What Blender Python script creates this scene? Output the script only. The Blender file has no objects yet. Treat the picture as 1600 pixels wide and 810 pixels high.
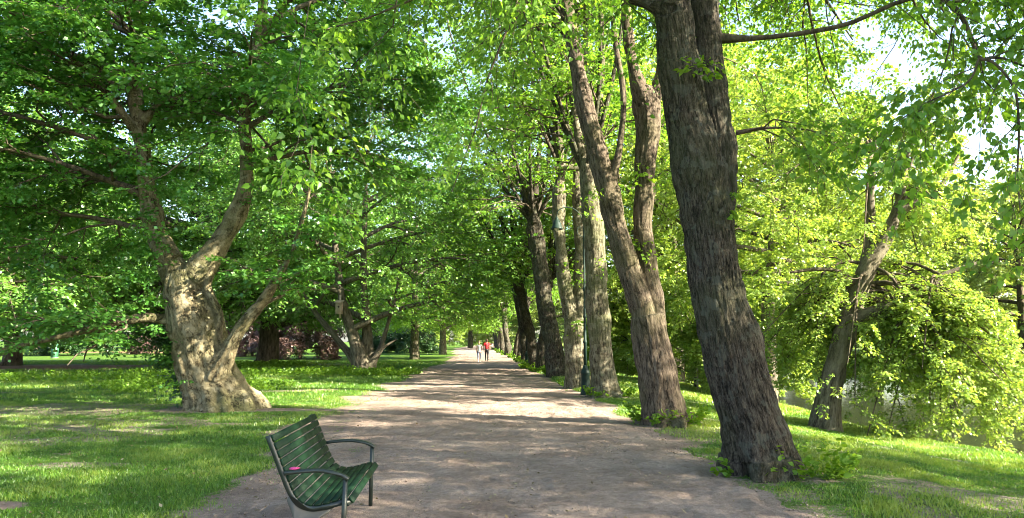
import bpy, math, random
import numpy as np
from mathutils import Vector

random.seed(7)
RNG = np.random.default_rng(7)
sc = bpy.context.scene
COL = sc.collection
R = math.radians

# ------------------------------------------------------------------ camera
FPX, HOR, CAMZ = 1150.0, 532.0, 1.7
PITCH = math.atan((HOR - 405) / FPX)
cd = bpy.data.cameras.new('camera')
cd.sensor_width = 36.0
cd.lens = 36.0 * FPX / 1600
cd.clip_start, cd.clip_end = 0.1, 3000
cam = bpy.data.objects.new('camera', cd)
cam.location = (0, 0, CAMZ)
cam.rotation_euler = (math.pi / 2 + PITCH, 0, 0)
COL.objects.link(cam)
sc.camera = cam
CP, SP = math.cos(PITCH), math.sin(PITCH)


def ray(px, py):
    a, b = (px - 800) / FPX, (405 - py) / FPX
    return np.array([a, CP - b * SP, SP + b * CP])


def W(px, py, d):
    r = ray(px, py)
    return np.array([0, 0, CAMZ]) + r * (d / r[1])


def G(px, py, z=0.0):
    r = ray(px, py)
    return np.array([0, 0, CAMZ]) + r * ((z - CAMZ) / r[2])


# ------------------------------------------------------------------ noise
def _hash(ix, iy, iz, s):
    h = (ix * 374761393 + iy * 668265263 + iz * 2147483647 + s * 974711) & 0xffffffff
    h = ((h ^ (h >> 13)) * 1274126177) & 0xffffffff
    h = ((h ^ (h >> 16)) * 2246822519) & 0xffffffff
    return ((h ^ (h >> 15)) & 0xffff) / 65535.0


def noise(x, y, z=0.0, seed=0):
    """smooth value noise in -1..1"""
    x, y, z = np.broadcast_arrays(np.asarray(x, float), np.asarray(y, float), np.asarray(z, float))
    ix, iy, iz = np.floor(x).astype(np.int64), np.floor(y).astype(np.int64), np.floor(z).astype(np.int64)
    fx, fy, fz = x - ix, y - iy, z - iz
    fx, fy, fz = [f * f * (3 - 2 * f) for f in (fx, fy, fz)]
    out = 0
    for dx in (0, 1):
        for dy in (0, 1):
            for dz in (0, 1):
                w = (fx if dx else 1 - fx) * (fy if dy else 1 - fy) * (fz if dz else 1 - fz)
                out = out + w * _hash(ix + dx, iy + dy, iz + dz, seed)
    return out * 2 - 1


def fbm(x, y, z=0.0, seed=0, octs=4):
    t, a = 0, 0.5
    for o in range(octs):
        t = t + a * noise(x * 2 ** o, y * 2 ** o, np.asarray(z) * 2 ** o, seed + o * 17)
        a *= 0.5
    return t


def sstep(a, b, x):
    t = np.clip((x - a) / (b - a), 0, 1)
    return t * t * (3 - 2 * t)


# ------------------------------------------------------------------ object helpers
def link(o, parent=None, mat=None):
    COL.objects.link(o)
    if parent is not None:
        o.parent = parent
    if mat is not None:
        o.data.materials.clear()
        o.data.materials.append(mat)
    return o


def np_mesh(name, V, faces, n, smooth=True):
    """V (k,3); faces: list of (index array (m,c)) blocks"""
    me = bpy.data.meshes.new(name)
    V = np.ascontiguousarray(V, dtype=np.float32)
    blocks = [np.asarray(f, dtype=np.int32) for f in faces if len(f)]
    loops = np.concatenate([b.ravel() for b in blocks])
    tot = np.concatenate([np.full(len(b), b.shape[1], np.int32) for b in blocks])
    start = np.concatenate([[0], np.cumsum(tot)[:-1]]).astype(np.int32)
    me.vertices.add(len(V))
    me.vertices.foreach_set('co', V.ravel())
    me.loops.add(len(loops))
    me.loops.foreach_set('vertex_index', loops)
    me.polygons.add(len(tot))
    me.polygons.foreach_set('loop_start', start)
    me.polygons.foreach_set('loop_total', tot)
    if smooth:
        me.polygons.foreach_set('use_smooth', np.ones(len(tot), bool))
    me.update(calc_edges=True)
    return me


def add_attr(me, name, arr, typ='FLOAT', dom='POINT'):
    a = me.attributes.new(name, typ, dom)
    if typ == 'FLOAT':
        a.data.foreach_set('value', np.ascontiguousarray(arr, np.float32).ravel())
    else:
        a.data.foreach_set('vector', np.ascontiguousarray(arr, np.float32).ravel())


def thing(name, loc, label, cat, group=None, rz=0.0):
    o = bpy.data.objects.new(name, None)
    o.empty_display_size = 0.3
    o.location = loc
    o.rotation_euler = (0, 0, rz)
    COL.objects.link(o)
    o['label'], o['category'] = label, cat
    if group:
        o['group'] = group
    return o


def part(name, me, parent, mat, world=True):
    """link a mesh as a part; mesh coordinates are world ones unless world is False"""
    o = bpy.data.objects.new(name, me)
    if world:
        co = np.empty(len(me.vertices) * 3, np.float32)
        me.vertices.foreach_get('co', co)
        co = co.reshape(-1, 3)
        p = parent
        off = np.zeros(3)
        while p is not None:
            off += np.array(p.location)
            p = p.parent
        me.vertices.foreach_set('co', (co - off.astype(np.float32)).ravel())
        me.update()
    return link(o, parent, mat)


def kind(o, k):
    o['kind'] = k
    return o


# ------------------------------------------------------------------ geometry generators
def catmull(pts, n):
    P = np.asarray(pts, float)
    k = len(P)
    Q = np.vstack([2 * P[0] - P[1], P, 2 * P[-1] - P[-2]])
    t = np.linspace(0, k - 1 - 1e-9, n)
    i = np.floor(t).astype(int)
    f = (t - i)[:, None]
    p0, p1, p2, p3 = Q[i], Q[i + 1], Q[i + 2], Q[i + 3]
    return 0.5 * (2 * p1 + (p2 - p0) * f + (2 * p0 - 5 * p1 + 4 * p2 - p3) * f ** 2 + (3 * p1 - p0 - 3 * p2 + p3) * f ** 3)


def tubes(P, Rad, S=6, cap=False):
    """P (M,K,3), Rad (M,K) -> verts, [faces]"""
    P, Rad = np.asarray(P, float), np.asarray(Rad, float)
    M, K, _ = P.shape
    T = np.gradient(P, axis=1)
    T /= np.linalg.norm(T, axis=2, keepdims=True) + 1e-9
    mean = T.mean(axis=1, keepdims=True)
    ref = np.where(np.abs(mean[..., 2:3]) > 0.8, np.array([1.0, 0.13, 0.0]), np.array([0.07, 0.11, 1.0]))
    ref = np.broadcast_to(ref, T.shape)
    A = np.cross(T, ref)
    A /= np.linalg.norm(A, axis=2, keepdims=True) + 1e-9
    B = np.cross(T, A)
    th = np.linspace(0, 2 * np.pi, S, endpoint=False)
    V = P[:, :, None, :] + Rad[:, :, None, None] * (np.cos(th)[None, None, :, None] * A[:, :, None, :] + np.sin(th)[None, None, :, None] * B[:, :, None, :])
    idx = np.arange(M * K * S).reshape(M, K, S)
    a, b = idx[:, :-1], idx[:, 1:]
    an, bn = np.roll(a, -1, axis=2), np.roll(b, -1, axis=2)
    F = [np.stack([a, an, bn, b], -1).reshape(-1, 4)]
    V = V.reshape(-1, 3)
    if cap:
        n0 = len(V)
        V = np.vstack([V, P[:, 0], P[:, -1]])
        c0 = (n0 + np.arange(M))[:, None] + np.zeros((1, S), int)
        c1 = (n0 + M + np.arange(M))[:, None] + np.zeros((1, S), int)
        r0, r1 = idx[:, 0], idx[:, -1]
        F.append(np.stack([c0, np.roll(r0, -1, 1), r0], -1).reshape(-1, 3))
        F.append(np.stack([c1, r1, np.roll(r1, -1, 1)], -1).reshape(-1, 3))
    return V, F


class Bag:
    """collects numpy geometry into one mesh"""
    def __init__(s):
        s.v, s.f, s.n = [], [], 0

    def add(s, V, F):
        s.v.append(np.asarray(V, float))
        s.f += [np.asarray(f) + s.n for f in F if len(f)]
        s.n += len(V)

    def tube(s, pts, rad, S=8, n=None, cap=True):
        pts = np.asarray(pts, float)
        rad = np.broadcast_to(np.asarray(rad, float), (len(pts),))
        if n:
            q = catmull(np.column_stack([pts, rad]), n)
            pts, rad = q[:, :3], np.maximum(q[:, 3], 1e-4)
        s.add(*tubes(pts[None], rad[None], S, cap))

    def box(s, c, size, rot=None, bev=0.0):
        """a box with chamfered long edges"""
        hx, hy, hz = np.asarray(size, float) / 2
        b = min(bev, hx * .9, hy * .9, hz * .9)
        pts, F = [], []
        if b <= 0:
            pts = [(x, y, z) for x in (-hx, hx) for y in (-hy, hy) for z in (-hz, hz)]
            F = [np.array([(0, 1, 3, 2), (4, 6, 7, 5), (0, 4, 5, 1), (2, 3, 7, 6), (0, 2, 6, 4), (1, 5, 7, 3)])]
        else:
            prof = [(-hx + b, -hz), (hx - b, -hz), (hx, -hz + b), (hx, hz - b), (hx - b, hz), (-hx + b, hz), (-hx, hz - b), (-hx, -hz + b)]
            for y in (-hy, hy):
                pts += [(x, y, z) for x, z in prof]
            F = [np.array([(i, (i + 1) % 8, 8 + (i + 1) % 8, 8 + i) for i in range(8)]), np.array([list(range(7, -1, -1)), list(range(8, 16))])]
        P = np.array(pts, float)
        if rot is not None:
            P = P @ np.asarray(rot).T
        s.add(P + np.asarray(c, float), F)

    def lathe(s, prof, c=(0, 0, 0), S=20):
        c = np.asarray(c, float)
        th = np.linspace(0, 2 * np.pi, S, endpoint=False)
        K = len(prof)
        V = np.array([[(r * math.cos(t), r * math.sin(t), z) for t in th] for r, z in prof]).reshape(-1, 3) + c
        idx = np.arange(K * S).reshape(K, S)
        a, b = idx[:-1], idx[1:]
        F = [np.stack([a, np.roll(a, -1, 1), np.roll(b, -1, 1), b], -1).reshape(-1, 4)]
        F.append(idx[0][::-1][None]); F.append(idx[-1][None])
        s.add(V, F)

    def prism(s, poly, axis_pt, U, Vv, N, t):
        """outline poly [(u,v)] extruded by t along N, centred"""
        U, Vv, N = np.asarray(U, float), np.asarray(Vv, float), np.asarray(N, float)
        k = len(poly)
        base = np.array([np.asarray(axis_pt, float) + u * U + v * Vv for u, v in poly])
        P = np.vstack([base - N * t / 2, base + N * t / 2])
        i = np.arange(k); j = (i + 1) % k
        s.add(P, [np.stack([i, j, j + k, i + k], -1), np.arange(k - 1, -1, -1)[None], np.arange(k, 2 * k)[None]])

    def mesh(s, name, smooth=True):
        return np_mesh(name, np.vstack(s.v), s.f, 0, smooth)


def solid(name, tb, voxel=0.03, smooth=3, S=18, disp=None, res=14):
    """union of tapering limbs into ONE continuous skin; tb = [(pts, radii, s0)]"""
    bag = Bag()
    skel, srad, slen = [], [], []
    for t in tb:
        pts, rad = np.asarray(t[0], float), np.asarray(t[1], float)
        s0 = t[2] if len(t) > 2 else 0.0
        n = max(6, res * (len(pts) - 1))
        q = catmull(np.column_stack([pts, rad]), n)
        q[:, 3] = np.maximum(q[:, 3], voxel * 0.8)
        bag.add(*tubes(q[None, :, :3], q[None, :, 3], S, True))
        L = np.concatenate([[0], np.cumsum(np.linalg.norm(np.diff(q[:, :3], axis=0), axis=1))])
        skel.append(q[:, :3]); srad.append(q[:, 3]); slen.append(L + s0)
    me = bag.mesh('tmp')
    o = bpy.data.objects.new('tmp', me)
    COL.objects.link(o)
    m = o.modifiers.new('r', 'REMESH'); m.mode = 'VOXEL'; m.voxel_size = voxel
    if smooth:
        m = o.modifiers.new('s', 'SMOOTH'); m.factor = 0.5; m.iterations = smooth
    dg = bpy.context.evaluated_depsgraph_get()
    out = bpy.data.meshes.new_from_object(o.evaluated_get(dg))
    bpy.data.objects.remove(o); bpy.data.meshes.remove(me)
    out.name = name
    n = len(out.vertices)
    co = np.empty(n * 3, np.float32); out.vertices.foreach_get('co', co); co = co.reshape(-1, 3).astype(float)
    no = np.empty(n * 3, np.float32); out.vertices.foreach_get('normal', no); no = no.reshape(-1, 3).astype(float)
    SK, SR, SL = np.vstack(skel), np.concatenate(srad), np.concatenate(slen)
    best = np.empty(n, int)
    for i in range(0, n, 4000):
        d = np.linalg.norm(co[i:i + 4000, None] - SK[None], axis=2) - SR[None]
        best[i:i + 4000] = d.argmin(1)
    off = co - SK[best]
    coord = np.column_stack([off[:, 0], off[:, 1], SL[best] + off[:, 2] * 0.5])
    if disp is not None:
        co = co + no * disp(off, SL[best], SR[best], co)[:, None]
        out.vertices.foreach_set('co', co.astype(np.float32).ravel())
    add_attr(out, 'bark', coord, 'FLOAT_VECTOR')
    out.polygons.foreach_set('use_smooth', np.ones(len(out.polygons), bool))
    out.update()
    return out


def pxpath(lst, d0, d1=None):
    """[(px,py,r)] at depths d0..d1 -> (pts, radii)"""
    n = len(lst)
    d1 = d0 if d1 is None else d1
    return (np.array([W(a[0], a[1], d0 + (d1 - d0) * i / max(1, n - 1)) for i, a in enumerate(lst)]), np.array([a[2] for a in lst]))


def resample(paths, K=10):
    P, Rr = [], []
    for pts, rad in paths:
        q = catmull(np.column_stack([pts, rad]), K)
        P.append(q[:, :3]); Rr.append(np.maximum(q[:, 3], 0.004))
    return np.array(P), np.array(Rr)


def sprout(P, Rr, n, t0, t1, L, ang, up=0.0, flat=1.0, droop=0.0, wob=0.12, K=6, rng=RNG, taper=0.55, bias=None, rmax=0.2, Lvar=0.35, tl=0.45):
    """n children on each parent path"""
    M, KP, _ = P.shape
    t = (t0 + (t1 - t0) * (np.arange(n)[None] + rng.random((M, n))) / n)
    f = t * (KP - 1)
    i = np.minimum(f.astype(int), KP - 2)
    fr = (f - i)[..., None]
    mi = np.arange(M)[:, None]
    base = P[mi, i] * (1 - fr) + P[mi, i + 1] * fr
    tan = P[mi, i + 1] - P[mi, i]
    tan /= np.linalg.norm(tan, axis=2, keepdims=True) + 1e-9
    rb = Rr[mi, i] * (1 - fr[..., 0]) + Rr[mi, i + 1] * fr[..., 0]
    az = np.arange(n)[None] * 2.39996 + rng.random((M, 1)) * 6.28 + rng.normal(0, .4, (M, n))
    ref = np.where(np.abs(tan[..., 2:3]) > 0.85, np.array([1.0, 0, 0]), np.array([0, 0, 1.0]))
    A = np.cross(tan, ref); A /= np.linalg.norm(A, axis=2, keepdims=True) + 1e-9
    B = np.cross(tan, A)
    perp = np.cos(az)[..., None] * A + np.sin(az)[..., None] * B
    a = ang * (1 + rng.normal(0, .18, (M, n)))[..., None]
    D = np.cos(a) * tan + np.sin(a) * perp
    D[..., 2] = D[..., 2] * flat + up
    if bias is not None:
        D = D + np.asarray(bias)
    D /= np.linalg.norm(D, axis=2, keepdims=True) + 1e-9
    ln = L * (1 + rng.uniform(-Lvar, Lvar, (M, n))) * (1 - tl * (t - t0) / max(1e-6, t1 - t0))
    D, base, ln, rb = D.reshape(-1, 3), base.reshape(-1, 3), ln.ravel(), rb.ravel()
    N = len(D)
    s = np.linspace(0, 1, K)
    wobv = rng.normal(0, wob, (N, K, 3)); wobv[:, 0] = 0
    wobv = np.cumsum(wobv, axis=1) / math.sqrt(K)
    C = base[:, None] + (D[:, None] * s[None, :, None] + wobv) * ln[:, None, None]
    C[..., 2] -= droop * ln[:, None] * s[None] ** 2
    r0 = np.minimum(np.minimum(rb * taper, rmax), 0.006 + 0.022 * ln)
    rad = r0[:, None] * (1 - 0.75 * s[None])
    return C, np.maximum(rad, 0.003)


def leaves_on(P, n, size, rng=RNG, t0=0.1, spread=0.25, tilt=0.5, droop=0.2, svar=0.3, aspect=0.78, shape='rhomb'):
    """n leaves along each twig; returns verts, faces, tint"""
    M, K, _ = P.shape
    t = t0 + (1 - t0) * rng.random((M, n))
    f = t * (K - 1)
    i = np.minimum(f.astype(int), K - 2)
    fr = (f - i)[..., None]
    mi = np.arange(M)[:, None]
    b = P[mi, i] * (1 - fr) + P[mi, i + 1] * fr
    tan = P[mi, i + 1] - P[mi, i]
    ln = np.linalg.norm(P[:, -1] - P[:, 0], axis=1)[:, None, None]
    tan /= np.linalg.norm(tan, axis=2, keepdims=True) + 1e-9
    side = np.cross(tan, np.array([0.03, 0.02, 1.0]))
    side /= np.linalg.norm(side, axis=2, keepdims=True) + 1e-9
    sgn = np.where(rng.random((M, n)) < .5, -1.0, 1.0)[..., None]
    rnd = rng.normal(0, 1, (M, n, 3))
    b = b + side * sgn * (rng.random((M, n, 1)) ** 1.3) * spread * ln + rnd * np.array([.5, .5, .35]) * spread * .3 * ln
    D = tan * .6 + side * sgn * .8 + rng.normal(0, .35, (M, n, 3))
    D[..., 2] -= droop
    D /= np.linalg.norm(D, axis=2, keepdims=True) + 1e-9
    N = np.array([0, 0, 1.0]) + rng.normal(0, tilt, (M, n, 3))
    S = np.cross(D, N); S /= np.linalg.norm(S, axis=2, keepdims=True) + 1e-9
    N = np.cross(S, D)
    b, D, S, N = [q.reshape(-1, 3) for q in (b, D, S, N)]
    L = (size * (1 + rng.uniform(-svar, svar, len(b))))[:, None]
    Wd = L * aspect * .5
    tt = rng.random((M, 1)) * .5 + rng.random((M, n)) * .5
    if shape == 'rhomb':
        V = np.stack([b, b + D * L * .42 + S * Wd + N * L * .06, b + D * L, b + D * L * .42 - S * Wd + N * L * .06], 1)
        k = len(b)
        F = np.arange(k * 4).reshape(k, 4)
        return V.reshape(-1, 3), [F], tt.ravel()
    # broad leaf: two folded halves with a heart-shaped base and a pointed, drooping tip
    us = [(0, .0), (-.06, .55), (.22, 1.0), (.55, .82), (.82, .34), (1.08, 0.0)]
    mid = [(0, 0), (.22, 0), (.55, 0), (.82, 0)]
    pts = []
    for u, w in us[1:5]:
        pts.append(b + D * L * u + S * Wd * w + N * L * (.10 * w - .16 * u * u))
    for u, w in us[1:5]:
        pts.append(b + D * L * u - S * Wd * w + N * L * (.10 * w - .16 * u * u))
    pts.append(b)
    pts.append(b + D * L * .5 - N * L * .04)
    pts.append(b + D * L * 1.05 - N * L * .2)
    V = np.stack(pts, 1)
    k = len(b)
    o = (np.arange(k) * 11)[:, None]
    q = [[8, 0, 1, 9], [9, 1, 2, 2], [9, 2, 3, 10], [8, 9, 5, 4], [9, 6, 5, 5], [9, 10, 7, 6]]
    quad = np.concatenate([o + np.array(x)[None] for x in (q[0], q[2], q[3], q[5])])
    tri = np.concatenate([o + np.array(x)[None] for x in ([9, 1, 2], [9, 6, 5])])
    tq = np.concatenate([tt.ravel()] * 4 + [tt.ravel()] * 2)
    return V.reshape(-1, 3), [quad, tri], tq


def leaf_mesh(name, sets):
    V, F, T, n = [], [], [], 0
    for v, f, t in sets:
        V.append(v); F.append((f, n)); T.append((f, t)); n += len(v)
    faces, tint = [], []
    for (f, off), (_, t) in zip(F, T):
        faces += [x + off for x in f]
        tint.append(t)
    me = np_mesh(name, np.vstack(V), faces, 0, smooth=False)
    add_attr(me, 'tint', np.concatenate(tint), 'FLOAT', 'FACE')
    return me


def twig_mesh(name, sets):
    b = Bag()
    for P, Rr, S in sets:
        b.add(*tubes(P, Rr, S, False))
    V = np.vstack(b.v)
    me = np_mesh(name, V, b.f, 0)
    add_attr(me, 'bark', V, 'FLOAT_VECTOR')
    return me


# ------------------------------------------------------------------ materials
def new_mat(name):
    m = bpy.data.materials.new(name)
    m.use_nodes = True
    m.node_tree.nodes.clear()
    return m, m.node_tree.nodes, m.node_tree.links


def ramp(n, stops):
    r = n.new('ShaderNodeValToRGB')
    el = r.color_ramp.elements
    while len(el) > 1:
        el.remove(el[-1])
    el[0].position, el[0].color = stops[0][0], (*stops[0][1], 1)
    for p, c in stops[1:]:
        e = el.new(p); e.color = (*c, 1)
    return r


def mix(n, l, fac, a, b, typ='MIX'):
    m = n.new('ShaderNodeMix'); m.data_type = 'RGBA'; m.blend_type = typ
    for i, v in ((0, fac), (6, a), (7, b)):
        if isinstance(v, (int, float)):
            m.inputs[i].default_value = v
        elif isinstance(v, tuple):
            m.inputs[i].default_value = (*v, 1)
        else:
            l.new(v, m.inputs[i])
    return m.outputs[2]


def math_n(n, l, op, a, b=None, clamp=False):
    m = n.new('ShaderNodeMath'); m.operation = op; m.use_clamp = clamp
    for i, v in ((0, a), (1, b)):
        if v is None:
            continue
        if isinstance(v, (int, float)):
            m.inputs[i].default_value = v
        else:
            l.new(v, m.inputs[i])
    return m.outputs[0]


def tex(n, l, vec, scale, detail=4, rough=.55, vscale=None):
    if vscale:
        mp = n.new('ShaderNodeMapping'); mp.inputs['Scale'].default_value = vscale
        l.new(vec, mp.inputs['Vector']); vec = mp.outputs[0]
    t = n.new('ShaderNodeTexNoise')
    t.inputs['Scale'].default_value = scale; t.inputs['Detail'].default_value = detail; t.inputs['Roughness'].default_value = rough
    l.new(vec, t.inputs['Vector'])
    return t.outputs['Fac']


def leaf_mat(name, c0, c1, c2, trans=0.5, tcol=(1.25, 1.15, .45), gloss=.06):
    m, n, l = new_mat(name)
    at = n.new('ShaderNodeAttribute'); at.attribute_name = 'tint'
    r = ramp(n, [(0, c0), (.5, c1), (1, c2)]); l.new(at.outputs['Fac'], r.inputs[0])
    d = n.new('ShaderNodeBsdfDiffuse'); l.new(r.outputs[0], d.inputs[0])
    t = n.new('ShaderNodeBsdfTranslucent')
    tc = mix(n, l, 1.0, r.outputs[0], tcol, 'MULTIPLY'); l.new(tc, t.inputs[0])
    ms = n.new('ShaderNodeMixShader'); ms.inputs[0].default_value = trans
    l.new(d.outputs[0], ms.inputs[1]); l.new(t.outputs[0], ms.inputs[2])
    g = n.new('ShaderNodeBsdfGlossy'); g.inputs['Roughness'].default_value = .38
    g.inputs[0].default_value = (.9, .95, 1, 1)
    m2 = n.new('ShaderNodeMixShader'); m2.inputs[0].default_value = gloss
    l.new(ms.outputs[0], m2.inputs[1]); l.new(g.outputs[0], m2.inputs[2])
    o = n.new('ShaderNodeOutputMaterial'); l.new(m2.outputs[0], o.inputs[0])
    return m


def bark_mat(name, dark, mid, light, moss, mossamt=.5, sc_=(9, 9, 1.6), bump=.6, patch=None, bdist=.03, lo=.37, crack=0.0, csc=(3.2, 3.2, 1.1)):
    m, n, l = new_mat(name)
    at = n.new('ShaderNodeAttribute'); at.attribute_name = 'bark'
    v = at.outputs['Vector']
    f = tex(n, l, v, 1.0, 5, .6, sc_)
    fine = tex(n, l, v, 1.0, 6, .65, tuple(k * 4 for k in sc_))
    big = tex(n, l, v, .9, 3, .5)
    h = math_n(n, l, 'ADD', math_n(n, l, 'MULTIPLY', f, .7), math_n(n, l, 'MULTIPLY', fine, .3))
    r = ramp(n, [(lo, dark), (lo + .09, mid), (lo + .24, light)]); l.new(h, r.inputs[0])
    mg = ramp(n, [(.45, (0, 0, 0)), (.68, (1, 1, 1))]); l.new(big, mg.inputs[0])
    c = mix(n, l, math_n(n, l, 'MULTIPLY', mg.outputs[0], mossamt), r.outputs[0], moss)
    if patch:
        pn = tex(n, l, v, 5.5, 4, .6)
        pr = ramp(n, [(.55, (0, 0, 0)), (.6, (1, 1, 1))]); l.new(pn, pr.inputs[0])
        c = mix(n, l, math_n(n, l, 'MULTIPLY', pr.outputs[0], .55), c, patch)
    if crack:
        ck = math_n(n, l, 'ABSOLUTE', math_n(n, l, 'SUBTRACT', tex(n, l, v, 1.0, 5, .62, csc), .5))
        kr = ramp(n, [(.0, (1, 1, 1)), (.022, (0, 0, 0))]); l.new(ck, kr.inputs[0])
        gate = ramp(n, [(.42, (0, 0, 0)), (.6, (1, 1, 1))]); l.new(tex(n, l, v, 1.7, 3, .5), gate.inputs[0])
        cf = math_n(n, l, 'MULTIPLY', math_n(n, l, 'MULTIPLY', kr.outputs[0], gate.outputs[0]), crack)
        c = mix(n, l, cf, c, dark)
        h = math_n(n, l, 'SUBTRACT', h, math_n(n, l, 'MULTIPLY', cf, .5))
    b = n.new('ShaderNodeBump'); b.inputs['Strength'].default_value = bump; b.inputs['Distance'].default_value = bdist
    l.new(h, b.inputs['Height'])
    p = n.new('ShaderNodeBsdfPrincipled'); p.inputs['Roughness'].default_value = .9
    p.inputs['Specular IOR Level'].default_value = .2
    l.new(c, p.inputs['Base Color']); l.new(b.outputs[0], p.inputs['Normal'])
    o = n.new('ShaderNodeOutputMaterial'); l.new(p.outputs[0], o.inputs[0])
    return m


def plain(name, col, rough=.5, metal=0.0, var=.15, scale=8, bump=0.0, spec=.5):
    m, n, l = new_mat(name)
    tc = n.new('ShaderNodeTexCoord')
    f = tex(n, l, tc.outputs['Object'], scale, 5, .6)
    r = ramp(n, [(.3, tuple(k * (1 - var) for k in col)), (.7, tuple(min(1, k * (1 + var)) for k in col))]); l.new(f, r.inputs[0])
    p = n.new('ShaderNodeBsdfPrincipled')
    p.inputs['Metallic'].default_value = metal; p.inputs['Specular IOR Level'].default_value = spec
    l.new(r.outputs[0], p.inputs['Base Color'])
    rr = ramp(n, [(.3, (rough * .8,) * 3), (.7, (min(1, rough * 1.25),) * 3)]); l.new(f, rr.inputs[0]); l.new(rr.outputs[0], p.inputs['Roughness'])
    if bump:
        b = n.new('ShaderNodeBump'); b.inputs['Strength'].default_value = bump; b.inputs['Distance'].default_value = .01
        l.new(tex(n, l, tc.outputs['Object'], scale * 6, 4), b.inputs['Height']); l.new(b.outputs[0], p.inputs['Normal'])
    o = n.new('ShaderNodeOutputMaterial'); l.new(p.outputs[0], o.inputs[0])
    return m


LEAF_BEECH = leaf_mat('beech leaves', (.050, .175, .026), (.085, .240, .038), (.150, .310, .060), .46, (1.25, 1.15, .5), .045)
LEAF_LIME = leaf_mat('lime leaves', (.095, .230, .030), (.150, .310, .042), (.220, .375, .065), .56, (1.3, 1.15, .5), .022)
LEAF_BANK = leaf_mat('pond tree leaves', (.165, .275, .042), (.235, .360, .066), (.330, .430, .105), .5, (1.25, 1.12, .55), .04)
LEAF_MID = leaf_mat('park tree leaves', (.080, .215, .032), (.130, .290, .048), (.200, .360, .070), .48, (1.3, 1.15, .5), .045)
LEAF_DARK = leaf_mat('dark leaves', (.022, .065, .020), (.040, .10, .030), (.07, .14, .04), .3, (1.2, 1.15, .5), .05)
LEAF_FAR = leaf_mat('far tree leaves', (.170, .260, .060), (.230, .320, .080), (.300, .380, .110), .5, (1.2, 1.1, .6), .04)
LEAF_COPPER = leaf_mat('copper leaves', (.075, .045, .042), (.13, .08, .072), (.22, .14, .12), .35, (1.3, .9, .8), .05)
LEAF_WEED = leaf_mat('weed leaves', (.09, .20, .022), (.14, .27, .03), (.20, .34, .05), .5, (1.3, 1.15, .45), .01)
GRASS_M = leaf_mat('grass blades', (.048, .140, .012), (.100, .230, .018), (.245, .335, .058), .42, (1.2, 1.15, .45), .04)
BARK_BEECH = bark_mat('beech bark', (.028, .023, .013), (.130, .108, .062), (.225, .195, .122), (.080, .088, .032), .75, (9, 9, 4.5), .95, (.25, .23, .155), .04, .38, 1.0, (3.6, 3.6, 1.6))
BARK_LIME = bark_mat('lime bark', (.008, .0065, .005), (.044, .036, .027), (.112, .096, .074), (.045, .056, .024), .6, (30, 30, 5.6), .95, (.090, .094, .075), .05, .40, .9, (10, 10, 2.6))
BARK_LIME_WARM = bark_mat('warm lime bark', (.015, .011, .008), (.080, .060, .044), (.165, .132, .102), (.085, .090, .035), .5, (22, 22, 4.5), .8, None, .04, .39, .8, (8, 8, 2.0))
BARK_LIME_PALE = bark_mat('pale lime bark', (.018, .015, .010), (.088, .076, .052), (.180, .162, .118), (.090, .105, .042), .75, (18, 18, 4.5), .8, (.20, .19, .14), .04, .39, .8, (7, 7, 2.0))
BARK_POND = bark_mat('pond tree bark', (.025, .02, .015), (.08, .068, .05), (.16, .14, .105), (.08, .085, .038), .5, (9, 9, 2), .7)
BARK_DARK = bark_mat('dark bark', (.02, .016, .012), (.06, .046, .034), (.12, .095, .07), (.06, .065, .03), .4, (8, 8, 2), .7)
TWIG = bark_mat('twig bark', (.03, .024, .018), (.07, .056, .04), (.13, .105, .075), (.07, .075, .035), .4, (9, 9, 3), .3)


# ------------------------------------------------------------------ ground
def lerp_tab(y, tab):
    t = np.array(tab)
    return np.interp(y, t[:, 0], t[:, 1])


def xl(y):
    return lerp_tab(y, [(-40, -2.6), (0, -2.5), (6, -2.55), (9.4, -3.0), (13, -3.5), (18, -4.05), (24, -4.2), (49, -4.75), (62, -4.9), (85, -6.2), (120, -9), (160, -12)])


def xr(y):
    return lerp_tab(y, [(-40, 4.2), (6, 3.0), (8.3, 2.85), (9.6, 2.62), (12.4, 2.75), (16, 2.45), (21, 2.05), (34, 1.5), (55, .55), (85, -.9), (120, -2.4), (160, -4.5)])


def height(x, y):
    x, y = np.asarray(x, float), np.asarray(y, float)
    lawn = -0.55 * sstep(3.6, 9.2, x) ** 1.2
    bx = 9.0 + .6 * np.sin(y * .11) + .25 * np.sin(y * .5 + 1)
    bank = -1.35 * sstep(bx, bx + 2.2, x)
    far = 2.2 * sstep(31, 36, x) + 1.5 * sstep(40, 90, x)
    und = .05 * noise(x * .22, y * .22, 0, 3) * sstep(3.2, 6, np.abs(x + .5)) + .02 * noise(x * .9, y * .9, 0, 5) * sstep(3.4, 4.4, np.abs(x + .4))
    return lawn + bank + far + und


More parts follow.
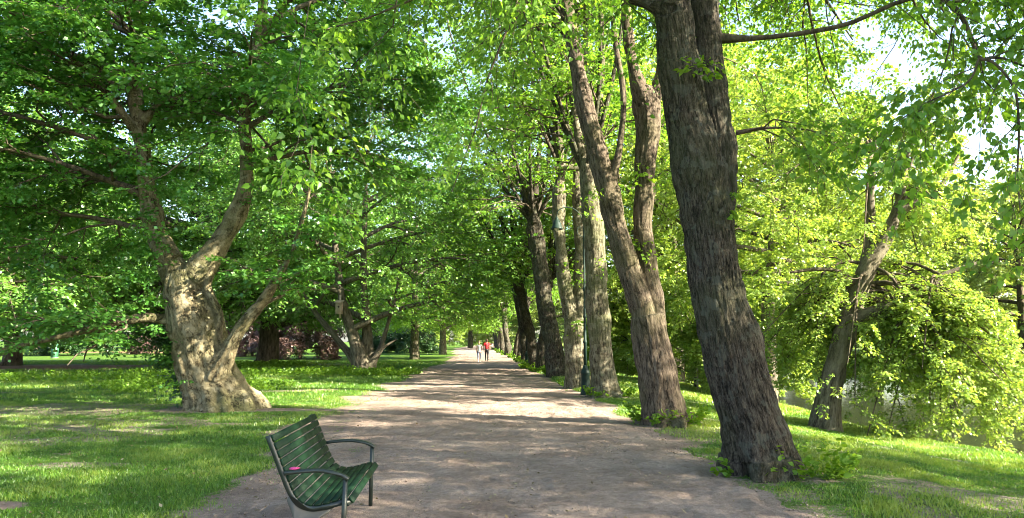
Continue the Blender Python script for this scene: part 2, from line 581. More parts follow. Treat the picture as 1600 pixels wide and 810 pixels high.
def dirt(x, y):
    x, y = np.asarray(x, float), np.asarray(y, float)
    n1 = fbm(x * .8, y * .8, 0, 11, 4)
    n2 = fbm(x * .25, y * .45, 0, 23, 3)
    d = sstep(.9, -.1, xl(y) - x + n1 * .8 - .05) * (x < 0) * 0
    dl = (xl(y) - x) + n1 * 1.1
    d = np.where(x < 0, sstep(.85, .0, dl), 0)
    dr = (x - xr(y)) + n1 * .9
    d = np.maximum(d, np.where(x >= -1, sstep(.55, .0, dr), 0))

    def ell(cx, cy, rx, ry, amt, fuzz=.5):
        q = np.sqrt(((x - cx) / rx) ** 2 + ((y - cy) / ry) ** 2) + n1 * fuzz
        return amt * sstep(1.15, .65, q)
    for e in ((-2.3, 7.2, .9, 1.7, 1.0), (-6.0, 18.2, 3.3, .55, 1.0), (-8.0, 25.3, 2.6, .8, .9), (-12.0, 18.4, 4.8, 2.2, .66), (-9.0, 15.5, 2.6, .9, .5),
              (-5.4, 7.7, .55, .3, .95), (-31, 47, 8, 5, 1.0), (-5.8, 10.2, .9, .35, .6), (-7.6, 18.6, 1.6, 1.3, .95), (-12.5, 52, 2, 1.5, .7)):
        d = np.maximum(d, ell(*e))
    n3 = fbm(x * 2.4, y * 2.4, 0, 29, 3)
    d = np.maximum(d, .60 * sstep(-.05, .40, n2 * .8 + n1 * .5 + n3 * .5) * sstep(40, 15, y))
    d = np.maximum(d, .52 * sstep(3.2, 5, x) * sstep(7, 12, y) * sstep(-.25, .35, n2 * .7 + n1 * .5 + n3 * .6))
    return d


def mulch(x, y):
    q = np.sqrt(((x + 31) / 8) ** 2 + ((y - 47) / 4.5) ** 2)
    r = np.sqrt(((x + 52) / 14) ** 2 + ((y - 108) / 6) ** 2)
    return np.maximum(sstep(1.1, .8, q), sstep(1.1, .8, r))


def axis(lo, hi, fine_lo, fine_hi, step, growth=1.13):
    mid = list(np.arange(fine_lo, fine_hi + 1e-6, step))
    a, s = [], step
    x = fine_lo
    while x > lo:
        s = min(s * growth, 25); x -= s; a.append(x)
    b, s = [], step
    x = fine_hi
    while x < hi:
        s = min(s * growth, 25); x += s; b.append(x)
    return np.array(a[::-1] + mid + b)


xs, ys = axis(-420, 420, -13, 12.5, .13), axis(-60, 700, 5.5, 26, .13)
X, Y = np.meshgrid(xs, ys)
V = np.column_stack([X.ravel(), Y.ravel(), height(X, Y).ravel()])
nx, ny = len(xs), len(ys)
I = np.arange(nx * ny).reshape(ny, nx)
F = np.stack([I[:-1, :-1], I[:-1, 1:], I[1:, 1:], I[1:, :-1]], -1).reshape(-1, 4)
gm = np_mesh('lawn', V, [F], 0)
add_attr(gm, 'dirt', dirt(X, Y).ravel())
add_attr(gm, 'mulch', mulch(X, Y).ravel())


def soil_nodes(n, l, vec):
    a = tex(n, l, vec, 1.1, 6, .6)
    b = tex(n, l, vec, 14, 6, .7)
    c = tex(n, l, vec, 75, 4, .7)
    r = ramp(n, [(.32, (.172, .131, .109)), (.5, (.243, .189, .160)), (.7, (.32, .256, .218))]); l.new(a, r.inputs[0])
    r2 = ramp(n, [(.3, (.66, .64, .62)), (.55, (1, 1, 1)), (.75, (1.22, 1.2, 1.18))]); l.new(b, r2.inputs[0])
    col = mix(n, l, 1.0, r.outputs[0], r2.outputs[0], 'MULTIPLY')
    r3 = ramp(n, [(.32, (.62, .6, .58)), (.5, (1, 1, 1)), (.72, (1.3, 1.28, 1.25))]); l.new(c, r3.inputs[0])
    col = mix(n, l, 1.0, col, r3.outputs[0], 'MULTIPLY')
    h = math_n(n, l, 'ADD', math_n(n, l, 'MULTIPLY', b, .8), math_n(n, l, 'MULTIPLY', c, .25))
    return col, h


def ground_mat():
    m, n, l = new_mat('lawn ground')
    geo = n.new('ShaderNodeNewGeometry'); vec = geo.outputs['Position']
    soil, sh = soil_nodes(n, l, vec)
    ga = tex(n, l, vec, .5, 5, .6); gb = tex(n, l, vec, 22, 5, .7)
    r = ramp(n, [(.3, (.040, .095, .012)), (.52, (.070, .140, .016)), (.72, (.115, .175, .028))]); l.new(ga, r.inputs[0])
    r2 = ramp(n, [(.3, (.45, .45, .4)), (.6, (1, 1, 1)), (.8, (1.35, 1.3, 1.1))]); l.new(gb, r2.inputs[0])
    grass = mix(n, l, 1.0, r.outputs[0], r2.outputs[0], 'MULTIPLY')
    d = n.new('ShaderNodeAttribute'); d.attribute_name = 'dirt'
    dn = tex(n, l, vec, 9, 5, .7)
    dn2 = tex(n, l, vec, 38, 4, .75)
    f = math_n(n, l, 'ADD', d.outputs['Fac'], math_n(n, l, 'MULTIPLY', math_n(n, l, 'SUBTRACT', math_n(n, l, 'ADD', dn, dn2), 1.0), 1.6))
    fr = ramp(n, [(.34, (0, 0, 0)), (.66, (1, 1, 1))]); l.new(f, fr.inputs[0])
    c = mix(n, l, fr.outputs[0], grass, soil)
    mu = n.new('ShaderNodeAttribute'); mu.attribute_name = 'mulch'
    mr = ramp(n, [(.35, (.12, .055, .035)), (.65, (.30, .16, .11))]); l.new(tex(n, l, vec, 3, 6, .7), mr.inputs[0])
    c = mix(n, l, mu.outputs['Fac'], c, mr.outputs[0])
    h = math_n(n, l, 'ADD', math_n(n, l, 'MULTIPLY', gb, 1.0), sh)
    b = n.new('ShaderNodeBump'); b.inputs['Strength'].default_value = .8; b.inputs['Distance'].default_value = .05
    l.new(h, b.inputs['Height'])
    p = n.new('ShaderNodeBsdfPrincipled'); p.inputs['Roughness'].default_value = .95; p.inputs['Specular IOR Level'].default_value = .1
    l.new(c, p.inputs['Base Color']); l.new(b.outputs[0], p.inputs['Normal'])
    o = n.new('ShaderNodeOutputMaterial'); l.new(p.outputs[0], o.inputs[0])
    return m


def path_mat():
    m, n, l = new_mat('gravel path')
    geo = n.new('ShaderNodeNewGeometry'); vec = geo.outputs['Position']
    soil, sh = soil_nodes(n, l, vec)
    mid = tex(n, l, vec, 4.0, 4, .6, (1.6, .8, 1))
    h = math_n(n, l, 'ADD', sh, math_n(n, l, 'MULTIPLY', mid, 1.3))
    b = n.new('ShaderNodeBump'); b.inputs['Strength'].default_value = .9; b.inputs['Distance'].default_value = .04
    l.new(h, b.inputs['Height'])
    p = n.new('ShaderNodeBsdfPrincipled'); p.inputs['Roughness'].default_value = .95; p.inputs['Specular IOR Level'].default_value = .1
    l.new(soil, p.inputs['Base Color']); l.new(b.outputs[0], p.inputs['Normal'])
    o = n.new('ShaderNodeOutputMaterial'); l.new(p.outputs[0], o.inputs[0])
    return m


kind(link(bpy.data.objects.new('lawn', gm), None, ground_mat()), 'structure')

# the path: a gravel sheet with ragged edges
yy = axis(-40, 165, 6.0, 14.5, .055, 1.02)
yy = yy[(yy > -40) & (yy < 165)]
uu = np.linspace(0, 1, 140)
ed = .12 * noise(0, yy * 1.4, 0, 31) + .07 * noise(0, yy * 4.5, 0, 32)
ed2 = .10 * noise(5, yy * 1.4, 0, 33) + .06 * noise(5, yy * 4.5, 0, 34)
XL, XR = xl(yy) + .1 + ed, xr(yy) + ed2
PX = XL[:, None] + (XR - XL)[:, None] * uu[None]
PY = np.repeat(yy[:, None], len(uu), 1)
wear = .014 * noise(PX * 2.1, PY * 1.2, 0, 41) + .012 * noise(PX * 6, PY * 5, 0, 42) + .012 * noise(PX * 13, PY * 11, 0, 43) * sstep(-.3, .3, noise(PX * .9, PY * .9, 0, 44))
for tx, tw_ in ((1.9, .10), (2.25, .07), (-.6, .09), (.75, .08), (-1.7, .10)):
    wear = wear - .014 * np.exp(-((PX - tx + .045 * PY - .25 * noise(0, PY * .12, 0, int(tx * 10) + 60)) / tw_) ** 2) * sstep(-.2, .3, noise(PX * .3 + tx, PY * .35, 0, 61))
PZ = .006 + height(PX, PY) + (wear + .016) * (np.minimum(uu, 1 - uu)[None] > .04)
I = np.arange(PX.size).reshape(PX.shape)
F = np.stack([I[:-1, :-1], I[:-1, 1:], I[1:, 1:], I[1:, :-1]], -1).reshape(-1, 4)
pm = np_mesh('path', np.column_stack([PX.ravel(), PY.ravel(), PZ.ravel()]), [F], 0)
kind(link(bpy.data.objects.new('path', pm), None, path_mat()), 'structure')

# pond water
m, n, l = new_mat('pond water')
geo = n.new('ShaderNodeNewGeometry')
b = n.new('ShaderNodeBump'); b.inputs['Strength'].default_value = .25; b.inputs['Distance'].default_value = .05
l.new(tex(n, l, geo.outputs['Position'], 1.6, 4, .6, (1, .5, 1)), b.inputs['Height'])
p = n.new('ShaderNodeBsdfPrincipled'); p.inputs['Base Color'].default_value = (.022, .028, .016, 1); p.inputs['Roughness'].default_value = .07
p.inputs['Specular IOR Level'].default_value = .5
l.new(b.outputs[0], p.inputs['Normal'])
o = n.new('ShaderNodeOutputMaterial'); l.new(p.outputs[0], o.inputs[0])
wm = np_mesh('water', np.array([(9, -50, -1.25), (36, -50, -1.25), (36, 260, -1.25), (9, 260, -1.25)]), [np.array([[0, 1, 2, 3]])], 0)
kind(link(bpy.data.objects.new('water', wm), None, m), 'structure')


# ------------------------------------------------------------------ grass blades (stuff)
def in_view(x, y, margin=60):
    px = 800 + x / np.maximum(y, .1) * FPX
    return (px > -margin) & (px < 1600 + margin)


def scatter(n, x0, x1, y0, y1, rng):
    return rng.uniform(x0, x1, n), rng.uniform(y0, y1, n)


def blades(zones, rng):
    V, F, T, off = [], [], [], 0
    for (n, x0, x1, y0, y1, h, w) in zones:
        x, y = scatter(n, x0, x1, y0, y1, rng)
        tuft = fbm(x * 1.7, y * 1.7, 0, 91, 3) > .19
        keep = in_view(x, y) & ~((x > xl(y) + .0 + 1.3 * tuft) & (x < xr(y) + .05 - .5 * tuft))
        x, y = x[keep], y[keep]
        dn = dirt(x, y)
        cl = fbm(x * 1.3, y * 1.3, 0, 51, 3)
        keep = rng.random(len(x)) < (np.where((x > xl(y)) & (x < xr(y)), .5, np.clip(1.12 - dn * 1.15, .02, 1)) * np.clip(.75 + cl * 1.2, .2, 1))
        keep &= (x < 9.6 + .5 * np.sin(y * .11)) & (mulch(x, y) < .3)
        x, y, cl, dn = x[keep], y[keep], cl[keep], dn[keep]
        k = len(x)
        z = height(x, y) - .004
        hh = h * rng.uniform(.45, 1.35, k) * np.clip(1 + cl * .9, .5, 1.7) * np.clip(1.1 - dn * .6, .4, 1)
        a = rng.uniform(0, 6.283, k)
        ln = rng.uniform(.15, .95, k)
        b = rng.uniform(0, 6.283, k)
        base = np.column_stack([x, y, z])
        side = np.column_stack([np.cos(a), np.sin(a), np.zeros(k)]) * (w * rng.uniform(.7, 1.3, k))[:, None] * .5
        mid = base + np.column_stack([np.cos(b) * ln * .3, np.sin(b) * ln * .3, np.full(k, .62)]) * hh[:, None]
        tip = base + np.column_stack([np.cos(b) * ln, np.sin(b) * ln, np.full(k, .95)]) * hh[:, None]
        VV = np.stack([base - side, base + side, mid + side * .7, tip, mid - side * .7], 1).reshape(-1, 3)
        o = (np.arange(k) * 5)[:, None] + off
        F.append(o + np.array([[0, 1, 2, 3, 4]]))
        V.append(VV); off += k * 5
        T.append(np.clip(.45 + cl * .9 + rng.normal(0, .22, k) + .25 * (x > 3) + .15 * noise(x * .4, y * .4, 0, 77), 0, 1))
    me = np_mesh('grass', np.vstack(V), F, 0, smooth=False)
    add_attr(me, 'tint', np.concatenate(T), 'FLOAT', 'FACE')
    return me


g = np.random.default_rng(3)
gme = blades([(150000, -9.5, -2.3, 6, 12.5, .044, .006), (150000, -17, -3, 12.5, 21, .048, .009), (90000, -26, -3.2, 21, 36, .075, .016),
              (50000, -45, -4, 36, 60, .10, .035),
              (110000, 2.6, 9.8, 6.5, 12.5, .044, .007), (110000, 2.4, 10, 12.5, 22, .048, .010), (60000, 1.8, 10, 22, 38, .08, .018),
              (25000, 0, 10.5, 38, 70, .1, .035)], g)
kind(link(bpy.data.objects.new('grass', gme), None, GRASS_M), 'stuff')


# low leafy weeds (stuff)
def weeds(zones, rng):
    sets = []
    for (n, cx, cy, rx, ry, h, ls) in zones:
        a, q = rng.uniform(0, 6.283, n), np.sqrt(rng.random(n))
        x, y = cx + np.cos(a) * q * rx, cy + np.sin(a) * q * ry
        z = height(x, y)
        d = np.column_stack([rng.normal(0, .35, n), rng.normal(0, .35, n), np.ones(n)])
        L = h * rng.uniform(.5, 1.2, n)
        P = np.stack([np.column_stack([x, y, z]) + d * (L * s)[:, None] for s in (0, .35, .7, 1)], 1)
        sets.append(leaves_on(P, 9, ls, rng, .15, .35, .5, .1))
    return leaf_mesh('weeds', sets)


g = np.random.default_rng(5)
wme = weeds([(500, -11.5, 27, 3.5, 3.0, .22, .09), (420, -9, 37, 4.5, 3, .28, .12), (350, -17, 47, 4, 3.5, .35, .15), (350, -17, 33, 6, 4, .25, .12)], g)
kind(link(bpy.data.objects.new('weeds', wme), None, LEAF_WEED), 'stuff')

# fallen leaves, bud scales and small stones lying on lawn and path (stuff)
g = np.random.default_rng(9)


def litter(n, x0, x1, y0, y1, s):
    x, y = scatter(n, x0, x1, y0, y1, g)
    k = in_view(x, y); x, y = x[k], y[k]
    P = np.column_stack([x, y, height(x, y) + .008 + g.random(len(x)) * .012])
    a = g.uniform(0, 6.283, len(x))
    D = np.column_stack([np.cos(a), np.sin(a), g.normal(0, .35, len(x))])
    S = np.cross(D, np.array([0, 0, 1.0]) + g.normal(0, .3, (len(x), 3)))
    L = (s * g.uniform(.5, 1.5, len(x)))[:, None]
    V = np.stack([P, P + D * L * .5 + S * L * .3, P + D * L, P + D * L * .5 - S * L * .3], 1)
    return V.reshape(-1, 3)


LV = np.vstack([litter(4200, -9, 9.5, 6, 14, .034), litter(2200, -16, 9.5, 14, 26, .045)])
x, y = scatter(420, -6, 6, 6, 22, g)
sa = g.uniform(0, 6.283, len(x)); sl = g.uniform(.04, .22, len(x)); sz = height(x, y) + .02
sA = np.column_stack([x, y, sz]); sB = sA + np.column_stack([np.cos(sa) * sl, np.sin(sa) * sl, g.uniform(0, .01, len(x))])
sw_ = np.column_stack([-np.sin(sa), np.cos(sa), np.zeros(len(x))]) * g.uniform(.002, .005, (len(x), 1))
LV = np.vstack([LV, np.stack([sA - sw_, sA + sw_, sB + sw_ * .6, sB - sw_ * .6], 1).reshape(-1, 3)])
lm = np_mesh('leaf_litter', LV, [np.arange(len(LV)).reshape(-1, 4)], 0, False)
lt = g.random(len(LV) // 4); lt[-420:] *= .25
add_attr(lm, 'tint', lt, 'FLOAT', 'FACE')
kind(link(bpy.data.objects.new('leaf_litter', lm), None, leaf_mat('fallen leaves', (.10, .07, .04), (.20, .16, .08), (.32, .29, .18), .2, (1, 1, .8), .03)), 'stuff')

x, y = scatter(11000, -4, 3.6, 6.2, 15, g)
k = in_view(x, y) & (x > xl(y) - .3) & (x < xr(y) + .2); x, y = x[k], y[k]
N = len(x)
s = (.0045 + .011 * g.random(N) ** 3)[:, None, None]
oc = np.array([(1, 0, 0), (0, 1, 0), (-1, 0, 0), (0, -1, 0), (0, 0, .8), (0, 0, -.8)], float)
V = np.column_stack([x, y, height(x, y) + .012])[:, None] + oc[None] * s * g.uniform(.6, 1.4, (N, 6, 1))
tri = np.array([(0, 1, 4), (1, 2, 4), (2, 3, 4), (3, 0, 4), (1, 0, 5), (2, 1, 5), (3, 2, 5), (0, 3, 5)])
F = (np.arange(N) * 6)[:, None, None] + tri[None]
gv = np_mesh('gravel', V.reshape(-1, 3), [F.reshape(-1, 3)], 0, False)
kind(link(bpy.data.objects.new('gravel', gv), None, plain('small stones', (.20, .16, .125), .9, 0, .5, 3)), 'stuff')


# ------------------------------------------------------------------ trunk displacement styles
def ridge_disp(amp, fx, fz, flare=.1, flare_h=.4, lobes=2.2, seed=0, lump=.03):
    def f(off, s, r, co):
        a = np.arctan2(off[:, 1], off[:, 0])
        n1 = noise(off[:, 0] * fx + .8 * noise(s * 1.3, off[:, 0] * 3, 0, seed + 9), off[:, 1] * fx, s * fz, seed)
        n2 = noise(off[:, 0] * fx * 2.1, off[:, 1] * fx * 2.1, s * fz * 2.2, seed + 1)
        rd = (1 - np.abs(n1)) ** 2 * -1 + .5 * n2
        sc_ = np.clip(r / .25, .25, 1)
        d = amp * rd * sc_
        d += lump * sc_ * fbm(off[:, 0] * 2.2, off[:, 1] * 2.2, s * 1.5, seed + 5, 3)
        lob = noise(np.cos(a) * lobes, np.sin(a) * lobes, seed * .7, seed + 3)
        d += flare * np.exp(-np.maximum(s, 0) / flare_h) * (lob + .15)
        return d
    return f


def beech_disp(off, s, r, co):
    a = np.arctan2(off[:, 1], off[:, 0])
    sc_ = np.clip(r / .4, .12, 1)
    d = .15 * sc_ * fbm(off[:, 0] * 1.5, off[:, 1] * 1.5, s * .9, 61, 3)
    d -= .05 * sc_ * np.clip(1 - np.abs(noise(off[:, 0] * 2.6, off[:, 1] * 2.6, s * 1.1, 66)) * 5, 0, 1)
    d += .030 * sc_ * noise(off[:, 0] * 6, off[:, 1] * 6, s * 3.0, 62) + .012 * sc_ * noise(off[:, 0] * 14, off[:, 1] * 14, s * 8.0, 67)
    # folds running down into the roots
    tw = a * 3.5 + .9 * noise(s * .8, 0, 0, 63)
    fold = np.abs(np.sin(tw + .7 * noise(np.cos(a) * 2, np.sin(a) * 2, s, 64)))
    d += .22 * np.exp(-np.maximum(s - .15, 0) / .55) * (fold - .55)
    d += .05 * np.exp(-np.maximum(s, 0) / 1.6) * np.sin(a * 11 + 2 * noise(s * 1.2, a, 0, 65))
    return d


# ------------------------------------------------------------------ crowns
def crown_from(limbs, rng, spec, leaf, keep=None):
    """limbs: (P,R); spec: list of sprout kwargs; leaf: kwargs. returns twig sets + leaf sets"""
    P, Rr = limbs
    tw = []
    for k, s in enumerate(spec):
        s = dict(s)
        P, Rr = sprout(P, Rr, rng=rng, **s)
        tw.append((P, Rr, 5 if k == 0 else (4 if k == 1 else 3)))
    if keep is not None:
        k = keep(P)
        P, Rr = P[k], Rr[k]
        tw[-1] = (P, Rr, 3)
        k = keep(tw[0][0])
        tw[0] = (tw[0][0][k], tw[0][1][k], 5)
    return tw, leaves_on(P, rng=rng, **leaf)


def cull(P, Rr, f):
    k = f(P)
    return P[k], Rr[k]


# ---- 1. the old beech
g = np.random.default_rng(21)
D1 = 18.6
trunk = pxpath([(352, 668, 1.05), (346, 640, .88), (337, 612, .74), (325, 580, .69), (313, 535, .68), (302, 490, .64), (294, 455, .58), (291, 425, .46)], D1)
lstem = pxpath([(297, 470, .42), (270, 418, .35), (246, 365, .27), (231, 300, .225), (224, 240, .21), (216, 190, .205), (211, 120, .175), (218, 40, .14), (224, -60, .13), (214, -220, .07)], D1, 18.9)
rstem = pxpath([(297, 470, .42), (312, 425, .37), (343, 381, .27), (368, 340, .225), (385, 290, .195), (384, 230, .175), (384, 170, .165), (398, 100, .145), (409, 30, .125), (416, -60, .12), (430, -220, .06)], D1, 17.6)
limbC = pxpath([(335, 590, .34), (353, 556, .22), (370, 522, .17), (393, 492, .145), (412, 470, .135), (430, 440, .105), (455, 395, .062), (476, 330, .045), (492, 260, .03)], D1 - .35, 17.6)
limbD = pxpath([(335, 575, .2), (340, 525, .13), (343, 495, .105), (333, 470, .10), (324, 446, .09), (333, 415, .06)], D1 - .2, D1 - .3)
limbE = pxpath([(300, 525, .25), (262, 502, .15), (225, 497, .115), (180, 506, .09), (125, 519, .08), (60, 534, .055), (-20, 552, .03)], D1, 17.2)
limbF = pxpath([(218, 215, .15), (192, 178, .10), (155, 130, .075), (110, 90, .05), (40, 50, .03)], D1 + .2, 17.0)
limbG = pxpath([(222, 190, .15), (248, 166, .09), (275, 152, .07), (330, 150, .05), (410, 125, .03)], D1 + .2, 19.5)
T1loc = G(345, 637)
beech = thing('beech_tree', tuple(T1loc), 'old pale beech with thick gnarled trunk, folded roots and spreading limbs', 'tree')
s0 = 1.6
me = solid('trunk', [trunk, (*lstem, 3.0), (*rstem, 3.0), (*limbC, 1.0), (*limbD, 1.0), (*limbE, 1.5)], .027, 3, 20, beech_disp)
part('trunk', me, beech, BARK_BEECH)
for nm, lb in (('branch', limbF), ('branch', limbG)):
    part(nm, solid(nm, [lb], .025, 2, 12, None), beech, BARK_BEECH)
# limbs above and behind the frame carry the crown
cr = []
top = W(222, 0, 18.8)
for (px, py, d, a, b, c) in ((218, 60, 18.8, -5.0, 3.5, 3.0), (218, 60, 18.8, -4.5, -4.5, 2.6), (409, 60, 17.8, 4.0, -2.5, 2.8), (409, 40, 17.8, 3.5, 4.0, 3.0), (384, 200, 18, 4.2, .4, 1.4), (216, 150, 18.8, -5.5, -1.0, 1.2),
                             (224, 250, 18.7, -6, -3.0, .9), (224, 260, 18.7, -2.5, 5.0, .9), (384, 260, 18, 3.5, 3.5, .9), (231, 300, 18.6, -5.5, 2.0, .4), (231, 310, 18.7, -4.6, -2.6, .8), (384, 240, 18, 1.5, -4.0, 1.4),
                             (246, 365, 18.6, -6, .6, .3), (218, 60, 18.8, -7.5, .5, 2.4), (218, 120, 18.8, -7.0, 4.0, 1.6), (218, 20, 18.8, -2.0, .5, 4.0), (216, 150, 18.8, -3.0, 5.5, 2.2), (409, 60, 18, 1.0, 5.0, 2.4), (216, 120, 18.8, -8.0, -2.5, 1.0), (216, 100, 18.8, 1.5, -5.0, 1.5)):
    p0 = W(px, py, d)
    q = np.array([a, b, c])
    pts = np.array([p0, p0 + q * .3 + [0, 0, .35], p0 + q * .65 + [0, 0, .4], p0 + q])
    cr.append((pts, np.array([.075, .06, .04, .015])))
allL = cr + [limbC, limbE, limbF, limbG, (rstem[0][4:], rstem[1][4:] * .5), (lstem[0][3:], lstem[1][3:] * .5)]
LP = resample(allL, 10)
hid = resample(cr, 10)
spec = [dict(n=11, t0=.12, t1=1, L=2.7, ang=.95, up=.02, flat=.45, droop=.12, K=7), dict(n=10, t0=.15, t1=1, L=1.25, ang=.8, flat=.45, droop=.15, K=5)]
def beech_keep(P):
    m = P.mean(1)
    k = m[:, 2] > np.where(m[:, 0] > -8.4, 2.75, 1.55)
    front = (m[:, 0] > -9.0) & (m[:, 0] < -6.1) & (m[:, 1] < 18.3) & (m[:, 2] < 4.4)
    return k & ~(front & (g.random(len(m)) < .80))


tw, lv = crown_from(LP, g, spec, dict(n=84, size=.108, spread=.26, tilt=.45, droop=.15), beech_keep)
part('twigs', twig_mesh('twigs', [(hid[0], hid[1], 8)] + tw[:2]), beech, TWIG)
# shoots round the shaded flank of the trunk and hanging in front of it
fl = []
for (px, py, d, n_) in ((262, 560, 18.3, 9), (250, 520, 18.2, 9), (280, 600, 18.2, 6), (240, 470, 17.9, 9), (228, 430, 17.8, 9), (200, 440, 17.6, 8), (215, 400, 17.9, 8), (190, 480, 17.5, 8), (240, 400, 17.9, 5), (160, 510, 17.2, 8), (205, 540, 18.4, 8), (225, 335, 17.8, 10), (245, 300, 17.8, 9), (212, 262, 17.9, 10), (238, 372, 17.8, 10), (232, 215, 18, 8), (455, 398, 17.6, 9), (440, 350, 17.4, 9), (475, 360, 17.3, 9), (400, 250, 17.2, 7), (395, 170, 17.1, 8), (500, 420, 17.4, 7)):
    p0 = W(px, py, d)
    for i in range(n_):
        q = g.normal(0, .45, 3) * [1, 1, .5]
        fl.append((np.array([p0, p0 + q * .5 + [0, 0, .05], p0 + q]), np.array([.012, .008, .004])))
FP, FR = resample(fl, 5)
lv2 = leaves_on(FP, 26, .092, g, .05, .3, .5, .2)
part('crown', leaf_mesh('crown', [lv, lv2]), beech, LEAF_BEECH)
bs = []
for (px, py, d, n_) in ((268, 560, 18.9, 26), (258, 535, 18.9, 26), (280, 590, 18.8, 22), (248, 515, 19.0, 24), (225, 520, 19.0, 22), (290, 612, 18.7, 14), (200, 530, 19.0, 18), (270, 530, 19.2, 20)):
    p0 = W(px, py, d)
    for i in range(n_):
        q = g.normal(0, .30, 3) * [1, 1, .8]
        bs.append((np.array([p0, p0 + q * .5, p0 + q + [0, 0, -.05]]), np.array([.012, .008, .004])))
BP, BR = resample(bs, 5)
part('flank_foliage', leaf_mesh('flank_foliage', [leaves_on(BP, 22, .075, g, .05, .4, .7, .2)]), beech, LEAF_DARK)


# ---- lime avenue
def lime_crown(tree, heads, rng, stems=6, H=8.5, leaf_size=.1, nleaf=60, nb=11, nt=8, spreadx=.38, leafmat=None, extra=None, world=True, shape='rhomb', bias=(-.12, 0, 0), tilt=.6):
    """heads [(point, r)] each send up a fan of slender stems"""
    st = []
    for (p, r, hfac) in heads:
        p = np.asarray(p, float)
        for i in range(stems):
            a = i * 6.283 / stems + rng.uniform(-.4, .4)
            q = spreadx * rng.uniform(.5, 1.25)
            L = H * hfac * rng.uniform(.75, 1.15)
            d = np.array([math.cos(a) * q + bias[0], math.sin(a) * q + bias[1], 1.0]); d /= np.linalg.norm(d)
            o = np.array([math.cos(a) * q, math.sin(a) * q, 0]) * L * .25
            w1, w2 = rng.normal(0, .12, 3), rng.normal(0, .2, 3)
            st.append((np.array([p - [0, 0, .25], p + d * L * .25 + o * .7 + w1, p + d * L * .6 + o + w2, p + d * L + o * .8]), np.array([r, r * .72, r * .45, .02])))
    if extra:
        st = st + extra
    P, Rr = resample(st, 10)
    s1 = sprout(P, Rr, nb, .06, 1, 3.4, .95, up=.18, flat=.7, droop=.28, K=7, rng=rng)
    s2 = sprout(*s1, nt, .18, 1, 1.25, .8, flat=.6, droop=.3, K=5, rng=rng)
    lv = leaves_on(s2[0], nleaf, leaf_size, rng, .08, .26, tilt, .3, shape=shape)
    part('limbs', twig_mesh('limbs', [(P, Rr, 8)]), tree, BARK_LIME, world)
    part('twigs', twig_mesh('twigs', [(*s1, 4), (*s2, 3)]), tree, TWIG, world)
    part('crown', leaf_mesh('crown', [lv]), tree, leafmat or LEAF_LIME, world)


def basal(tree, c, rx, ry, n, h, ls, rng, world=True, shape='rhomb', skip=.35):
    """leafy suckers round the foot of a trunk"""
    P = []
    for i in range(n):
        a = rng.uniform(0, 6.283)
        q = rng.uniform(.85, 1.25)
        b = np.array([c[0] + math.cos(a) * rx * q, c[1] + math.sin(a) * ry * q, c[2]])
        d = np.array([math.cos(a) * .6, math.sin(a) * .6, rng.uniform(.5, 1.1)]) * h * rng.uniform(.5, 1.1)
        P.append((np.array([b, b + d * .5, b + d]), np.array([.006, .005, .003])))
    P, Rr = resample(P, 5)
    part('basal_foliage', leaf_mesh('basal_foliage', [leaves_on(P, 14, ls, rng, .1, .35, .55, .1, shape=shape)]), tree, LEAF_WEED, world)


# L1 the big leaning lime
g = np.random.default_rng(31)
DL1 = 9.7
base = pxpath([(1196, 775, .72), (1190, 738, .545), (1176, 670, .43), (1154, 590, .40), (1135, 505, .38), (1119, 430, .365), (1106, 340, .36), (1095, 265, .34)], DL1)
ls_ = pxpath([(1104, 350, .34), (1090, 265, .335), (1072, 180, .30), (1060, 95, .27), (1050, 20, .265), (1040, -60, .25), (1030, -150, .22)], DL1, 9.5)
rs_ = pxpath([(1112, 370, .3), (1118, 290, .285), (1118, 210, .25), (1108, 120, .22), (1104, 40, .19), (1098, -40, .17), (1096, -150, .14)], DL1 + .1, 10.0)
stub = pxpath([(1048, 22, .2), (1018, 8, .10), (985, -4, .085)], 9.5)
lime1 = thing('lime_tree', tuple(G(1190, 738)), 'big leaning lime with dark furrowed bark, closest of the avenue, suckers at its foot', 'tree', 'limes lining the path')
part('trunk', solid('trunk', [base, (*ls_, 3.2), (*rs_, 3.1), (*stub, 5)], .0155, 1, 24, ridge_disp(.017, 27, 4.2, .20, .40, 2.6, 3, .10), 18), lime1, BARK_LIME)
br = pxpath([(1112, 60, .09), (1180, 60, .038), (1260, 51, .033), (1330, 36, .030), (1400, 5, .028), (1455, -6, .034), (1495, 15, .03), (1518, 60, .026), (1530, 92, .022), (1562, 90, .015), (1620, 112, .01)], 9.9, 7.6)
br2 = pxpath([(1150, 208, .04), (1200, 200, .02), (1260, 203, .012), (1300, 215, .006)], 9.9, 9.6)
br3 = pxpath([(1530, 92, .02), (1555, 100, .014), (1585, 140, .012), (1592, 200, .011), (1590, 270, .009), (1594, 330, .006)], 7.7, 7.3)
br4 = pxpath([(1530, 92, .014), (1510, 130, .010), (1440, 165, .007), (1390, 200, .004)], 7.7, 7.9)
br5 = pxpath([(1470, -10, .02), (1540, -40, .014), (1600, -10, .01), (1660, 60, .006)], 8, 7.2)
for b_ in (br, br2, br3, br4, br5):
    q = resample([b_], 24)
    part('branch', twig_mesh('branch', [(*q, 8)]), lime1, BARK_DARK)
